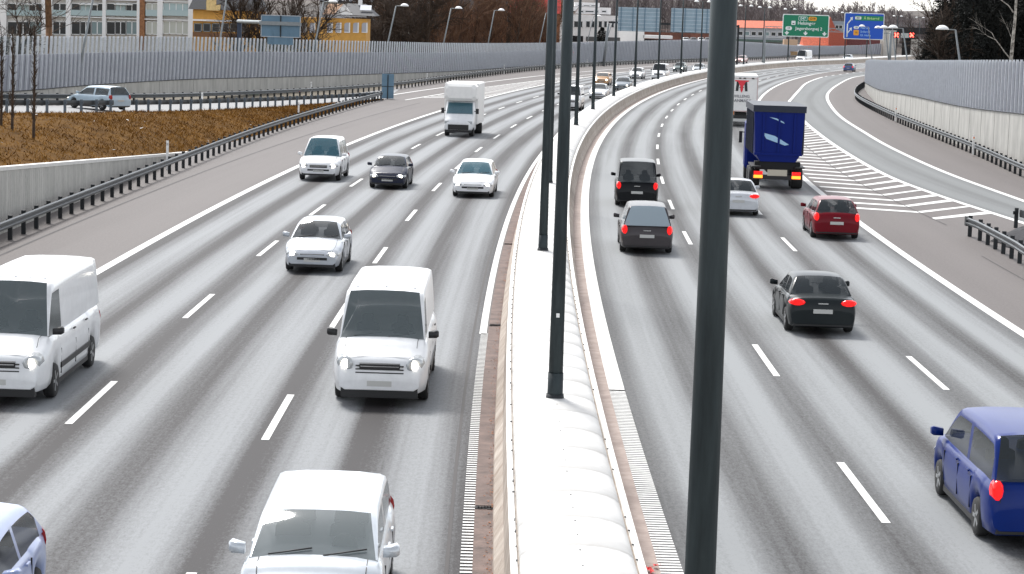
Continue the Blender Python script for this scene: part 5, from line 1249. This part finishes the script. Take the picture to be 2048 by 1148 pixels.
# white box truck towards the viewer
p, h = put(150, -7.75, True); t = thing('white_box_truck', 'white box truck with high cargo box above its cab, middle left lane', 'truck', p, h, GLc); Lt = 6.6
rbox(-Lt/2, Lt/2-1.9, 2.25, 2.25, .75, 3.45, .05).build('cargo_box', mat('lorry_white', (.82, .81, .79)), t)
rbox(Lt/2-2.1, Lt/2-.85, 2.25, 2.15, 2.3, 3.42, .18).build('roof_pod', mat('lorry_white', (.82, .81, .79)), t)
cab = MB(); rings = []
for x, wv, z0, z1 in ((Lt/2-2.0, 1.98, .35, 2.32), (Lt/2-1.35, 1.98, .35, 2.28), (Lt/2-.75, 1.96, .55, 1.45), (Lt/2-.2, 1.86, .40, 1.15), (Lt/2-.03, 1.7, .42, .98), (Lt/2, 1.6, .5, .85)):
    hw = wv/2; rings.append([Vector((x, y, z)) for y, z in ((-hw+.08, z0), (hw-.08, z0), (hw, z0+.1), (hw, z0+(z1-z0)*.6), (hw-.10, z1-.06), (hw-.2, z1), (-hw+.2, z1), (-hw+.10, z1-.06), (-hw, z0+(z1-z0)*.6), (-hw, z0+.1))])
cab.loft(rings); cab.build('cab', paint('white', (.8, .81, .82)), t)
ws_ = MB(); ws_.add([(Lt/2-1.27, -.80, 2.18), (Lt/2-1.27, .80, 2.18), (Lt/2-.74, .86, 1.49), (Lt/2-.74, -.86, 1.49), (Lt/2-1.33, -.80, 2.12), (Lt/2-1.33, .80, 2.12), (Lt/2-.80, .86, 1.44), (Lt/2-.80, -.86, 1.44)], [(0, 1, 2, 3), (4, 7, 6, 5), (0, 4, 5, 1), (3, 2, 6, 7), (0, 3, 7, 4), (1, 5, 6, 2)]); ws_.build('windscreen', M_glass_b, t)
MB().box((Lt/2-.02, 0, .62), (.1, 1.35, .34)).box((Lt/2-.12, 0, .36), (.2, 1.7, .16)).build('bumper', M_black, t)
for sg in (-1, 1):
    MB().box((Lt/2-.10, sg*.76, .93), (.14, .30, .18)).build('headlight', M_headc, t); MB().box((Lt/2-1.0, sg*1.14, 1.65), (.1, .2, .34)).box((Lt/2-1.0, sg*1.02, 1.65), (.05, .14, .05)).build('mirror', M_black, t)
MB().box((-.3, 0, .6), (Lt-1.8, .8, .22)).build('chassis', M_black, t); wheel_pair(t, Lt/2-1.0, 1.98, .36); wheel_pair(t, -Lt/2+1.5, 2.1, .36, True)
# parked cars in front of the annex behind the wall
pc = None
for k in range(4):
    q = at(1372+k*15, 76, 545); lb = 'tiny parked car behind the wall under the right sign back, %s from the left' % ['first', 'second', 'third', 'fourth'][k]
    vehicle('parked_car', lb, 'car', (q.x, 545, q.z-1.3), -PI/2, [('parked_white', (.8, .8, .8)), ('parked_dark', (.04, .04, .05)), ('parked_white', (.8, .8, .8)), ('parked_dark', (.04, .04, .05))][k], kind='hatch', group='parked cars behind the left wall', frontlit=False, parts=1)
# a fallen red rag in the gutter
q = P(32.1, 1.25, .02); m_ = MB(); rnd = random.Random(4)
for k in range(9): c_ = q+Vector((rnd.uniform(-.06, .06), rnd.uniform(-.22, .22), .0)); m_.add([c_+Vector((rnd.uniform(-.08, .08), rnd.uniform(-.15, .15), rnd.uniform(0, .08))) for _ in range(3)], [(0, 1, 2)])
tag(m_.build('red_scrap', mat('red_scrap', (.75, .02, .02), .6), fix=False), 'crumpled red scrap lying in the gutter at the bottom edge', 'litter')
